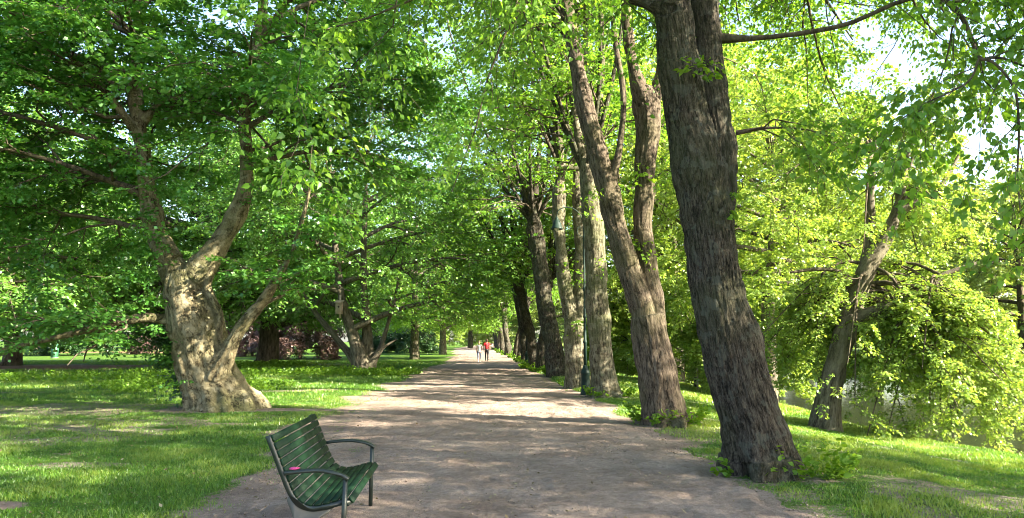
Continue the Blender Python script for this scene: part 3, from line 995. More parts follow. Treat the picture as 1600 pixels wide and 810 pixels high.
# hanging leaf sprays of the low branch
LP = resample([(br[0][3:], br[1][3:]), br2, br3, br4, br5], 12)
s1 = sprout(*LP, 9, .1, 1, 1.0, .9, flat=.7, droop=.45, K=6, rng=g)
s2 = sprout(*s1, 5, .15, 1, .5, .8, flat=.8, droop=.5, K=5, rng=g)
lvb = leaves_on(s2[0], 15, .074, g, .1, .3, .6, .5, aspect=.9, shape='broad')
part('twigs', twig_mesh('twigs', [(*s1, 4), (*s2, 3)]), lime1, TWIG)
part('leaf_sprays', leaf_mesh('leaf_sprays', [lvb]), lime1, LEAF_LIME)
# crown above the frame and the sprays that hang into its upper edge
ex = []
for (q0, q1) in (((1045, -60, 9.6), (-.6, 6.6, 6.3)), ((1045, -100, 9.6), (.2, 9.5, 6.2)), ((1045, -40, 9.6), (-2.0, 7.0, 5.9)), ((1098, -60, 10), (6.5, 8, 6.5)), ((1098, -80, 10), (7.5, 12, 7.2)), ((1098, -80, 10), (4.5, 14, 8.0)), ((1098, -30, 10), (8.5, 10.5, 6.2)), ((1098, -30, 10), (6.5, 13.5, 7.4))):
    p0, p1 = W(*q0), np.array(q1)
    ex.append((np.array([p0, p0 * .65 + p1 * .35 + [0, 0, .7], p0 * .3 + p1 * .7 + [0, 0, .7], p1]), np.array([.07, .055, .035, .012])))
lime_crown(lime1, [(W(1032, -150, 9.5), .14, 1.1), (W(1096, -150, 10), .11, 1.1)], g, 5, 9, .064, 62, 10, 8, extra=ex, shape='broad')
basal(lime1, G(1262, 742), .30, .36, 26, .50, .08, g, shape='broad')
basal(lime1, G(1165, 748), .30, .12, 7, .28, .075, g, shape='broad')

def tufts(tree, spots, n, h, ls, rng, shape):
    P = []
    for (px, py, d) in spots:
        p0 = W(px, py, d)
        for i in range(n):
            q = rng.normal(0, 1, 3) * h * [.7, .5, .6] + np.array([0, -h * .6, 0])
            P.append((np.array([p0, p0 + q * .5, p0 + q]), np.array([.006, .005, .003])))
    P, Rr = resample(P, 5)
    part('trunk_foliage', leaf_mesh('trunk_foliage', [leaves_on(P, 6, ls, rng, .1, .4, .6, .3, aspect=.85, shape=shape)]), tree, LEAF_WEED)


tufts(lime1, [(1082, 112, 9.3), (1100, 120, 9.35), (1142, 300, 9.55), (1138, 330, 9.5)], 4, .17, .07, g, 'broad')

# L2 the forked lime
g = np.random.default_rng(32)
DL2 = 15.2
b2 = pxpath([(1040, 685, .62), (1037, 664, .48), (1033, 630, .41), (1026, 580, .385), (1018, 535, .37), (1010, 495, .36)], DL2)
l2 = pxpath([(1014, 530, .28), (998, 470, .25), (982, 420, .24), (965, 365, .235), (950, 305, .25), (936, 245, .235), (920, 190, .20), (905, 120, .19), (894, 60, .165), (886, 0, .14), (878, -90, .11)], DL2, 15.0)
r2 = pxpath([(1018, 530, .28), (1020, 470, .23), (1010, 410, .215), (1004, 350, .215), (1007, 280, .235), (1012, 210, .27), (1010, 160, .29), (1008, 138, .2)], DL2 + .15, 15.5)
f1 = pxpath([(1008, 165, .22), (990, 105, .145), (980, 40, .125), (974, -60, .10), (962, -200, .06)], 15.4)
f2 = pxpath([(1016, 165, .2), (1031, 122, .13), (1035, 60, .105), (1042, -40, .09), (1050, -200, .05)], 15.5)
f3 = pxpath([(953, 300, .12), (968, 230, .075), (974, 150, .07), (962, 70, .06), (952, -30, .05)], 15.0)
lime2 = thing('lime_tree', tuple(G(1037, 662)), 'brown lime forking into two tall stems, with a swollen knob on one', 'tree', 'limes lining the path')
part('trunk', solid('trunk', [b2, (*l2, 2.2), (*r2, 2.2), (*f1, 7), (*f2, 7), (*f3, 4)], .024, 2, 20, ridge_disp(.018, 16, 3.2, .30, .40, 3.0, 13, .10)), lime2, BARK_LIME_WARM)
ex = [(np.array([W(894, 50, 15), W(850, -20, 15), W(790, -60, 14.8)]), np.array([.07, .05, .02])), (np.array([W(1035, 60, 15.5), W(1090, 0, 16), W(1180, -20, 16.5)]), np.array([.07, .05, .02])),
      (np.array([W(1035, 0, 15.5), W(1120, -60, 17), W(1240, 20, 19)]), np.array([.07, .05, .02]))]
lime_crown(lime2, [(W(878, -80, 15), .09, .9), (W(972, -80, 15.4), .08, .9), (W(1042, -60, 15.5), .08, .9)], g, 4, 8, .10, 34, 9, 8, spreadx=.28, extra=ex)
basal(lime2, G(1042, 664), .5, .4, 45, .45, .09, g)

tufts(lime2, [(1000, 268, 15.1), (990, 285, 15.2), (1000, 380, 15.3), (1008, 395, 15.2), (935, 300, 14.8)], 5, .3, .09, g, 'rhomb')

# L3 single straight lime
g = np.random.default_rng(33)
DL3 = 22.4
b3 = pxpath([(948, 640, .6), (946, 619, .46), (942, 580, .385), (936, 510, .36), (931, 430, .345), (927, 350, .33), (921, 290, .32), (915, 250, .25)], DL3)
lime3 = thing('lime_tree', tuple(G(946, 619)), 'straight upright lime with pale mottled bark beside the lamp post', 'tree', 'limes lining the path')
u3 = [pxpath([(920, 300, .2), (905, 220, .15), (892, 130, .12), (884, 30, .10), (872, -120, .06)], DL3), pxpath([(922, 300, .2), (930, 210, .13), (940, 110, .11), (938, -20, .08)], DL3 + .2), pxpath([(918, 290, .16), (916, 180, .11), (915, 60, .09), (918, -60, .07)], DL3 + .4)]
part('trunk', solid('trunk', [b3] + [(*u, 6) for u in u3], .03, 2, 18, ridge_disp(.016, 14, 3, .28, .40, 3.0, 23, .09)), lime3, BARK_LIME_PALE)
lime_crown(lime3, [(W(915, 265, DL3), .09, 1.0), (W(890, 60, DL3), .08, .7)], g, 5, 9, .11, 34, 10, 8, spreadx=.28)
basal(lime3, G(950, 621), .5, .4, 40, .35, .1, g)

tufts(lime3, [(930, 230, 22), (915, 330, 21.9), (940, 420, 22)], 6, .4, .1, g, 'rhomb')

# L4 twin-stemmed lime
g = np.random.default_rng(34)
DL4 = 26.5
b4 = pxpath([(905, 622, .62), (904, 603, .5), (901, 570, .40), (897, 535, .37), (894, 505, .34)], DL4)
l4 = pxpath([(896, 530, .28), (886, 470, .25), (878, 410, .235), (873, 350, .225), (874, 300, .21), (876, 250, .19), (866, 180, .15), (855, 80, .12), (845, -30, .08)], DL4)
r4 = pxpath([(899, 530, .26), (905, 470, .23), (905, 400, .215), (904, 330, .2), (901, 260, .17), (896, 170, .13), (900, 60, .1), (906, -30, .08)], DL4 + .2)
st4 = pxpath([(906, 262, .13), (885, 262, .10), (862, 263, .085)], DL4 - .3)
lime4 = thing('lime_tree', tuple(G(904, 603)), 'lime dividing low into two parallel stems, standing just beyond the lamp post', 'tree', 'limes lining the path')
part('trunk', solid('trunk', [b4, (*l4, 2), (*r4, 2), (*st4, 9)], .034, 2, 16, ridge_disp(.016, 14, 3, .28, .45, 3.0, 33, .11)), lime4, BARK_LIME_PALE)
lime_crown(lime4, [(W(875, 255, DL4), .08, 1.0), (W(899, 220, DL4), .08, .9)], g, 5, 9, .12, 34, 10, 8, spreadx=.28)
basal(lime4, G(905, 604), .55, .4, 24, .3, .11, g)

tufts(lime4, [(905, 440, 26.2), (900, 500, 26.1), (880, 300, 26.1), (890, 420, 26.2)], 6, .4, .12, g, 'rhomb')

# L5 leaning lime
g = np.random.default_rng(35)
DL5 = 34.5
b5 = pxpath([(874, 602, .68), (871, 587, .52), (866, 550, .45), (857, 505, .42), (849, 460, .40), (843, 410, .39), (836, 360, .38), (832, 335, .3)], DL5)
u5 = [pxpath([(834, 350, .2), (818, 295, .14), (800, 230, .11), (790, 160, .08)], DL5), pxpath([(836, 350, .2), (838, 280, .15), (846, 200, .11), (850, 100, .08)], DL5 + .3), pxpath([(836, 350, .2), (826, 270, .12), (824, 180, .09)], DL5 - .3)]
lime5 = thing('lime_tree', tuple(G(871, 587)), 'knobbly lime leaning over the path, its head of stems starting low', 'tree', 'limes lining the path')
part('trunk', solid('trunk', [b5] + [(*u, 6) for u in u5], .04, 2, 14, ridge_disp(.025, 9, 1.6, .14, .5, 2.0, 43, .12)), lime5, BARK_LIME)
lime_crown(lime5, [(W(834, 345, DL5), .09, 1.0)], g, 10, 11, .13, 27, 11, 8, spreadx=.42)
basal(lime5, G(878, 588), .6, .45, 40, .45, .13, g)


# further limes: two built, the rest copies
def copy_tree(o, loc, rz, scale, label, group):
    c = o.copy(); COL.objects.link(c)
    c.location = loc; c.rotation_euler = (0, 0, rz); c.scale = (scale,) * 3
    c['label'] = label
    if group:
        c['group'] = group
    for ch in list(o.children):
        k = ch.copy(); COL.objects.link(k); k.parent = c
        for gch in list(ch.children):
            kk = gch.copy(); COL.objects.link(kk); kk.parent = k
    return c


def generic_lime(seed, label):
    g = np.random.default_rng(seed)
    t = thing('lime_tree', (0, 0, 0), label, 'tree', 'limes lining the path')
    ln = g.uniform(-.22, -.12)
    pts = np.array([(0.05, 0, -.35), (0, 0, .05), (ln * .8, .05, 1.3), (ln * 2.2, -.08, 2.7), (ln * 4.0, .1, 4.2), (ln * 5, .05, 5.3)])
    head = pts[-1]
    ups = [(np.array([head - [0, 0, .8], head + [a, b, 1.6], head + [a * 1.5, b * 1.5, 4]]), np.array([.24, .15, .1]), 5) for a, b in ((-.7, .2), (.5, .4), (.1, -.6), (-.3, -.5))]
    part('trunk', solid('trunk', [(pts, np.array([.56, .42, .34, .31, .30, .26]))] + ups, .045, 2, 14, ridge_disp(.025, 9, 1.6, .14, .5, 2.0, seed, .12)), t, BARK_LIME, False)
    lime_crown(t, [(head, .09, 1.0)], g, 9, 9.5, .15, 27, 10, 7, spreadx=.48, world=False)
    basal(t, (0, 0, 0), .6, .5, 30, .5, .15, g, False)
    return t


gl = [generic_lime(71, ''), generic_lime(72, '')]
row = [(836, 577, 0, 0, 1.0, 'lime just past the knobbly leaning one, second lamp post beside it'), (822, 567, 1, .5, 1.0, 'lime immediately beyond the second lamp post'),
       (847, 581, 1, 2.1, .95, 'lime tucked right behind the knobbly leaning one'), (813, 563.5, 0, 4.1, .95, 'slim looking lime between second lamp post and walking couple'),
       (806, 560, 0, 2.9, .95, 'lime two trunks beyond the second lamp post'), (794, 555.5, 1, -.6, 1.0, 'lime level with the walking couple on the avenue side'),
       (786, 552, 0, .7, 1.0, 'lime just past the walking couple'), (781, 549, 1, 1.2, 1.0, 'second to last lime of the avenue, beyond the couple'), (776, 546.5, 0, -.5, 1.05, 'last and smallest looking lime at the far end of the avenue')]
for i, (px, py, v, rz, s, lab) in enumerate(row):
    p = G(px, py)
    if i < 2:
        o = gl[v]; o.location = p; o.rotation_euler = (0, 0, rz); o['label'] = lab
    else:
        copy_tree(gl[v], p, rz, s, lab, 'limes lining the path')


# ---- free-standing broad trees
def broad_tree(name, loc, label, seed, H, trunk_h, tr, crown_r, crown_z0, leafmat, barkmat, nl=14, leaf_size=.14, nleaf=55, group=None, nb=9, nt=8, lean=(0, 0), flat=.6, droop=.25, L1=None, stems=None, cat='tree', zmin=-9, clear=None):
    g = np.random.default_rng(seed)
    t = thing(name, loc, label, cat, group)
    top = np.array([lean[0], lean[1], H * .8])
    tb = [(np.array([(0, 0, -.4), (0, 0, .1), (lean[0] * .15, lean[1] * .15, trunk_h), top * .6 + [0, 0, 0], top]), np.array([tr * 1.5, tr * 1.1, tr * .85, tr * .5, tr * .12]))]
    if stems:
        tb = stems
    part('trunk', solid('trunk', tb, max(.03, tr * .1), 2, 14, ridge_disp(.02, 8, 1.5, tr * .3, .5, 2, seed, .08)), t, barkmat, False)
    lim = []
    for i in range(nl):
        f = (i + .5) / nl
        z0 = trunk_h + (H * .78 - trunk_h) * f ** .9
        src = tb[i % len(tb)]
        if src[0][-1, 2] < z0 + .3:
            src = tb[0] if tb[0][0][-1, 2] > z0 or len(tb) < 2 else tb[1]
        zz = src[0][:, 2]
        k = np.interp(z0, zz, np.arange(len(zz)))
        j = min(int(k), len(zz) - 2)
        p0 = src[0][j] + (src[0][j + 1] - src[0][j]) * (k - j)
        lr = float(min(tr * .4, .75 * (src[1][j] + (src[1][j + 1] - src[1][j]) * (k - j))))
        a = i * 2.39996 + g.uniform(-.3, .3)
        zc = crown_z0 + (H - crown_z0) * f
        rr = crown_r * math.sqrt(max(.12, 1 - (2 * f - .75) ** 2 / 1.7)) * g.uniform(.8, 1.1)
        p1 = np.array([top[0] * f + math.cos(a) * rr, top[1] * f + math.sin(a) * rr, zc + g.uniform(-.5, .5)])
        lim.append((np.array([p0, p0 * .6 + p1 * .4 + [0, 0, .5], p0 * .25 + p1 * .75 + [0, 0, .5], p1]), np.array([lr, lr * .7, lr * .4, .012])))
    P, Rr = resample(lim, 10)
    L1 = L1 or crown_r * .5
    s1 = sprout(P, Rr, nb, .2, 1, L1, .9, flat=flat, droop=droop, K=7, rng=g, tl=.3)
    s2 = sprout(*s1, nt, .15, 1, L1 * .45, .8, flat=flat, droop=droop, K=5, rng=g)
    k1, k2 = s1[0][:, -1, 2] > zmin, s2[0][:, -1, 2] > zmin
    if clear:
        for q, kk in ((s1[0], k1), (s2[0], k2)):
            mq = q.mean(1)
            kk &= ~((np.abs(mq[:, 0] - clear[0]) < clear[1]) & (mq[:, 1] < 0) & (mq[:, 2] < clear[2]) & (g.random(len(mq)) < .93))
    s1, s2 = (s1[0][k1], s1[1][k1]), (s2[0][k2], s2[1][k2])
    part('limbs', twig_mesh('limbs', [(P, Rr, 7)]), t, barkmat, False)
    part('twigs', twig_mesh('twigs', [(*s1, 4), (*s2, 3)]), t, TWIG, False)
    part('crown', leaf_mesh('crown', [leaves_on(s2[0], nleaf, leaf_size, g, .05, .3, .55, .25)]), t, leafmat, False)
    return t


def at(px, d, z=0.0):
    p = W(px, HOR, d)
    return (p[0], d, float(height(p[0], d)) + z)


# T2 multi-stemmed tree with the nest box
D2 = 40.0
loc2 = np.array(at(562, D2))


def loc_stem(lst, d=D2):
    p, r = pxpath(lst, d)
    return (p - loc2, r)


st2 = [loc_stem([(566, 592, .8), (565, 575, .62), (560, 550, .5), (550, 520, .38), (540, 490, .33), (533, 460, .30), (528, 420, .26), (520, 340, .2), (515, 240, .12)], D2 - .3),
       loc_stem([(572, 590, .7), (573, 570, .55), (574, 540, .42), (572, 490, .3), (568, 430, .26), (570, 340, .2), (575, 220, .1)], D2 + .3),
       loc_stem([(566, 580, .5), (552, 560, .32), (535, 540, .25), (518, 520, .22), (490, 485, .18), (465, 440, .12)], D2 + .2),
       loc_stem([(574, 580, .5), (583, 560, .3), (594, 545, .2), (605, 510, .16), (618, 460, .12), (630, 400, .07)], D2 + .2),
       loc_stem([(576, 575, .4), (590, 555, .2), (600, 543, .12), (620, 530, .08)], D2 - .2)]
st2 = [(p_, r_ * np.linspace(.85, .7, len(r_))) for p_, r_ in st2]
tree2 = broad_tree('multi_stem_tree', tuple(loc2), 'dense dark green tree with several splayed stems and a nest box', 81, 19, 2.0, .5, 7.8, 3.0, LEAF_MID, BARK_POND, 30, .135, 52, None, 9, 8, stems=st2, flat=.5, droop=.3, zmin=2.6, clear=(-.6, 1.7, 5.6))

# nest box on its pale stem
nb = Bag()
c = W(530, 482, D2 - .85)
nest = thing('nest_box', tuple(c - [0, 0, .45]), 'pale wooden nest box fixed to the stem of the multi stemmed tree', 'nest box')
bd = Bag(); bd.box(c, (.34, .30, .62), None, .01)
part('box_body', bd.mesh('box_body', False), nest, plain('weathered wood', (.36, .28, .22), .8, 0, .2, 6))
rf = Bag(); ca, sa = math.cos(.3), math.sin(.3)
rf.box(c + [0, -.03, .36], (.44, .46, .035), np.array([[1, 0, 0], [0, ca, -sa], [0, sa, ca]]), .008)
part('roof', rf.mesh('roof', False), nest, plain('box roof wood', (.42, .33, .26), .8, 0, .2, 6))
bp = Bag(); bp.box(c + [0, .19, .1], (.09, .04, 1.25), None, .006)
part('back_board', bp.mesh('back_board', False), nest, plain('back board wood', (.40, .32, .25), .8, 0, .2, 6))
hl = Bag()
hl.tube([c + [0, -.149, .08], c + [0, -.158, .08]], [.05, .05], 16)
part('entrance_hole', hl.mesh('entrance_hole', False), nest, plain('hole dark', (.01, .01, .01), .9))

# T3, T4 and other park trees
tree3 = broad_tree('park_tree', at(420, 51), 'dark trunked tree standing behind the old beech', 82, 15, 2.4, .75, 7.5, 3.0, LEAF_MID, BARK_DARK, 26, .16, 52, 'trees on the lawn', flat=.5, droop=.3, zmin=2.0)
tree4 = broad_tree('park_tree', at(22, 50), 'tree with orange brown trunk on the bare mulch patch', 83, 14, 2.0, .6, 7.5, 2.4, LEAF_MID, BARK_DARK, 24, .16, 52, 'trees on the lawn', flat=.5, droop=.35, zmin=1.7)
tree5 = broad_tree('park_tree', at(648, 67), 'bright green tree hanging low over lawn between multi stemmed tree and path', 84, 17, 2.6, .45, 7.0, 3.0, LEAF_LIME, BARK_LIME_PALE, 28, .16, 46, 'trees on the lawn', flat=.6, droop=.35, zmin=2.4)
row = [(3, tree5, 692, 88, .9, 1.0, 'sturdy short trunked tree at the bend where path and lawn meet'),
       (3, tree3, 322, 48, 3.3, 1.1, 'tree directly behind the old beech crown'),
       (4, tree4, -140, 36, 1.3, 1.1, 'tree at the very edge of the view beyond the long low beech limb'),
       (4, tree4, 560, 150, .4, 1.6, 'tall far tree beyond the dark evergreen shrubs'),
       (3, tree5, 735, 165, 1.0, 1.3, 'pale far tree closing the view at the end of the path'),
       (4, tree5, 640, 160, 2.0, 1.6, 'tall far tree beyond the short trunked tree at the bend'),
       (3, tree3, -60, 120, 2.0, 1.6, 'tall far tree behind the mulch patch tree'),
       (4, tree4, 60, 140, 1.6, 1.7, 'tall far tree right above the green litter bin'),
       (4, tree4, 170, 155, 3.0, 1.7, 'tall far tree behind the red bed on the lawn'),
       (3, tree3, 290, 165, 5.0, 1.7, 'tall far tree glimpsed just past the old beech trunk'),
       (3, tree3, 400, 160, 4.2, 1.7, 'tall far tree behind the dark trunked tree'),
       (4, tree4, 480, 165, 5.1, 1.7, 'tall far tree rising behind the copper bush')]
for v, src, px, d, rz, s, lab in row:
    copy_tree(src, at(px, d), rz, s, lab, 'trees on the lawn')

# ---- pond side
g = np.random.default_rng(91)
DB = 18.5
bank1_loc = W(1290, 660, DB)
bank1 = thing('pond_tree', tuple(bank1_loc), 'leaning tree on the pond bank with yellow green sprays drooping to the grass', 'tree')
tb = pxpath([(1286, 690, .5), (1290, 655, .36), (1299, 600, .29), (1315, 540, .27), (1335, 475, .25), (1358, 415, .23), (1385, 370, .17), (1403, 325, .12), (1412, 280, .08), (1425, 200, .05)], DB)
tb2 = pxpath([(1352, 430, .2), (1360, 370, .14), (1360, 310, .11), (1366, 240, .07), (1372, 160, .04)], DB + .2)
tb3 = pxpath([(1330, 500, .2), (1352, 492, .15), (1390, 478, .13), (1437, 456, .11), (1475, 430, .07), (1530, 410, .04)], DB - .1, DB - .8)
tb4 = pxpath([(1343, 450, .12), (1310, 425, .06), (1275, 421, .05), (1235, 426, .03)], DB, DB - .3)
tb5 = pxpath([(1405, 330, .08), (1440, 315, .09), (1470, 290, .06), (1500, 240, .04)], DB)
part('trunk', solid('trunk', [tb, (*tb2, 5), (*tb3, 3), (*tb5, 6)], .028, 2, 14, ridge_disp(.018, 11, 1.8, .12, .4, 2, 91, .06)), bank1, BARK_POND)
q = resample([tb4], 12)
part('branch', twig_mesh('branch', [(*q, 7)]), bank1, BARK_DARK)
dr = []
for i in range(40):
    s0_ = (tb[0][4] * (1 - f_) + tb[0][6] * f_) if (f_ := g.random()) < .6 else tb3[0][2] + (tb3[0][4] - tb3[0][2]) * g.random()
    if i < 31:
        e = W(g.uniform(1325, 1585), 0, DB)[0]
        d_ = g.uniform(16.2, 20.5)
        px = g.uniform(1322, 1640)
        end = W(px, g.uniform(560, 690) + (px - 1322) * .05, d_)
    else:
        end = W(g.uniform(1170, 1340), g.uniform(470, 610), g.uniform(18.5, 22))
    mid_ = s0_ * .5 + end * .5 + [0, 0, .55]
    dr.append((np.array([s0_, s0_ * .75 + end * .25 + [0, 0, .55], mid_, end]), np.array([.05, .04, .025, .01])))
for i in range(16):
    s0_ = tb[0][7] if i % 2 else tb2[0][3]
    end = W(g.uniform(1180, 1600), g.uniform(120, 440), g.uniform(16.5, 22))
    dr.append((np.array([s0_, s0_ * .6 + end * .4 + [0, 0, .6], end]), np.array([.05, .03, .01])))
P, Rr = resample(dr, 9)
s1 = sprout(P, Rr, 9, .2, 1, 1.15, .8, flat=.7, droop=.35, K=6, rng=g, tl=.2)
s2 = sprout(*s1, 6, .15, 1, .55, .7, flat=.6, droop=.35, K=5, rng=g)
def bank_keep(Q):
    mq = Q.mean(1)
    ax_ = np.interp(mq[:, 2], tb[0][:, 2], tb[0][:, 0])
    return ~((np.abs(mq[:, 0] - ax_ + .15) < .55) & (mq[:, 1] < DB) & (mq[:, 2] < 3.9) & (g.random(len(mq)) < .9))


kk = bank_keep(s2[0]); s2 = (s2[0][kk], s2[1][kk])
kk = bank_keep(s1[0]); s1 = (s1[0][kk], s1[1][kk])
part('limbs', twig_mesh('limbs', [(P, Rr, 6)]), bank1, BARK_DARK)
part('twigs', twig_mesh('twigs', [(*s1, 4), (*s2, 3)]), bank1, TWIG)
part('crown', leaf_mesh('crown', [leaves_on(s2[0], 42, .075, g, .05, .3, .38, .3)]), bank1, LEAF_BANK)

p2 = W(1203, 625, 28)
bank2 = broad_tree('pond_tree', (p2[0], 28, float(height(p2[0], 28)) - .1), 'slender upright pond tree seen between the big lime and leaning pond tree', 92, 13, 4.5, .3, 4.5, 3.2, LEAF_BANK, BARK_POND, 22, .115, 50, None, 9, 8, lean=(.5, 0), droop=.3)

copy_tree(bank2, at(1055, 40, -.1), 2.0, 1.5, 'tall bright tree on the bank showing between the forks of the forked lime', None)
copy_tree(bank2, at(1150, 46, -.1), 4.0, 1.6, 'tall bright tree on the bank just behind the big leaning lime', None)
shr = broad_tree('bank_shrub', at(1085, 34, -.2), 'round leafy shrub on the bank behind the forked lime', 93, 5.0, .4, .1, 2.6, .5, LEAF_BANK, BARK_DARK, 18, .12, 45, 'shrubs along the pond bank', 8, 7, droop=.2, cat='shrub')
for px, d, rz, s, lab in ((1165, 31, 1.0, .95, 'leafy shrub on the bank behind the big leaning lime'), (990, 44, 2.0, .95, 'tall shrub on the bank between forked and straight limes'), (1050, 47, 3.0, 1.1, 'tall bushy shrub farther along the bank behind the forked lime'),
                         (960, 58, 4.0, .9, 'bushy shrub on the bank just behind the straight lime'), (925, 72, 5.0, 1.0, 'bushy shrub on the bank seen past the lamp post'), (1120, 42, 2.5, 1.4, 'shrub at the water behind the big leaning lime')):
    copy_tree(shr, at(px, d, -.2), rz, s, lab, 'shrubs along the pond bank')

far = broad_tree('far_bank_tree', at(1480, 60), 'pale tree across the pond behind the leaning pond tree', 94, 13, 2.5, .35, 6, 1.5, LEAF_FAR, BARK_DARK, 22, .2, 45, 'trees across the pond', 9, 7, droop=.2)
for px, d, rz, s, lab in ((1600, 52, 1.1, 1.0, 'tree across the pond at the very edge of the view'), (1370, 72, 2.1, 1.1, 'tree across the pond seen past the leaning trunk'), (1280, 84, 3.1, 1.2, 'tree across the pond between the two pond bank trees'),
                         (1190, 100, 4.1, 1.3, 'tree across the pond behind the slender pond tree'), (1110, 110, 5.1, 1.4, 'far tree across the pond behind the big leaning lime'), (1020, 130, .4, 1.5, 'far tree across the pond behind the forked lime'),
                         (1540, 76, 1.9, 1.2, 'taller tree in the second rank across the pond'), (868, 135, 1.5, 1.4, 'far tree seen low between the trunks of the avenue'), (830, 160, 3.5, 1.5, 'farthest tree seen through the narrow end of the avenue'), (1430, 95, .9, 1.4, 'tall tree in the rear rank across the pond')):
    copy_tree(far, at(px, d), rz, s, lab, 'trees across the pond')

for px, d, rz, s, lab in ((668, 205, .3, 1.7, 'pale sunlit shrub far beyond the sturdy tree at the bend'), (702, 212, 1.3, 1.5, 'pale sunlit shrub far beyond the path end, on its lawn side'), (738, 220, 2.3, 1.7, 'pale sunlit shrub in line with the end of the path, above the woman'),
                         (772, 214, 3.3, 1.5, 'pale sunlit shrub in line with the end of the path, above the man'), (806, 206, 4.3, 1.7, 'pale sunlit shrub glimpsed through the last limes of the avenue')):
    copy_tree(shr, at(px, d, -.2), rz, s, lab, 'shrubs closing the far view')

# unseen trees added over the water to shade the foreground
shade_tree = broad_tree('pond_tree', (15.5, .8, float(height(15.5, .8)) + .2), 'unseen tree added outside the view to shade the foreground', 97, 16, 6.5, .35, 5.6, 7.2, LEAF_LIME, BARK_POND, 22, .12, 34, None, 9, 8, droop=.15)

copy_tree(shade_tree, (17.2, 5.4, float(height(17.2, 5.4)) + .2), 2.3, .95, 'unseen tree added outside the view to shade the foreground', 'added shade trees outside the view')
shade_tree['group'] = 'added shade trees outside the view'
# copper bushes and dark clipped shrubs on the far lawn
cop = broad_tree('copper_bush', at(470, 66), 'dark copper leaved bush drooping on the lawn beside the dark trunked tree', 95, 5.0, .6, .15, 3.2, .4, LEAF_COPPER, BARK_DARK, 16, .16, 40, 'copper bushes', 8, 6, droop=.5, cat='bush')
copy_tree(cop, at(395, 78), 2.0, 1.0, 'copper leaved bush seen just past the old beech trunk', 'copper bushes')
copy_tree(cop, at(245, 92), 4.0, 1.0, 'copper leaved bush standing on the reddish bed', 'copper bushes')
dk = broad_tree('evergreen_shrub', at(640, 100), 'low dark evergreen shrub on the lawn near the bend in the path', 96, 3.2, .3, .12, 3.4, .25, LEAF_DARK, BARK_DARK, 16, .18, 40, 'dark evergreen shrubs', 8, 6, droop=.2, cat='shrub')
copy_tree(dk, at(600, 104), 1.7, 1.1, 'low dark evergreen shrub seen just past the multi stemmed tree', 'dark evergreen shrubs')
copy_tree(dk, at(120, 84), 2.7, 1.1, 'dark evergreen shrub behind the green box on the lawn', 'dark evergreen shrubs')

# ------------------------------------------------------------------ bench
GREEN = plain('green bench paint', (.0065, .025, .012), .55, 0, .25, 5, 0, .18)
BLACKG = plain('black green paint', (.010, .018, .014), .38, 0, .2, 12)
CAST = plain('grey cast iron', (.075, .075, .062), .6, 0, .2, 9)
nearF, farF = np.array([-1.255, 6.03, 0]), np.array([-1.369, 7.73, 0])
AX = farF - nearF
BL = np.linalg.norm(AX); AX /= BL
FW = np.array([AX[1], -AX[0], 0])
UP = np.array([0, 0, 1.0])
bench = thing('park_bench', tuple((nearF + farF) / 2 - FW * .3), 'green slatted park bench with black armrests beside the path', 'bench')


def bpt(u, s, z):
    """u forward of the seat's front edge, s along the bench from its near end"""
    return nearF + FW * u + AX * s + UP * z


prof = catmull(np.array([(-.665, .955), (-.60, .80), (-.535, .64), (-.475, .51), (-.415, .435), (-.33, .405), (-.22, .418), (-.11, .447), (-.04, .448), (-.003, .41)]), 200)
L = np.concatenate([[0], np.cumsum(np.linalg.norm(np.diff(prof, axis=0), axis=1))])


def prof_at(s):
    p = np.array([np.interp(s, L, prof[:, 0]), np.interp(s, L, prof[:, 1])])
    q = np.array([np.interp(s + .004, L, prof[:, 0]), np.interp(s + .004, L, prof[:, 1])])
    r = np.array([np.interp(s - .004, L, prof[:, 0]), np.interp(s - .004, L, prof[:, 1])])
    t = (q - r) / np.linalg.norm(q - r)
    return p, t


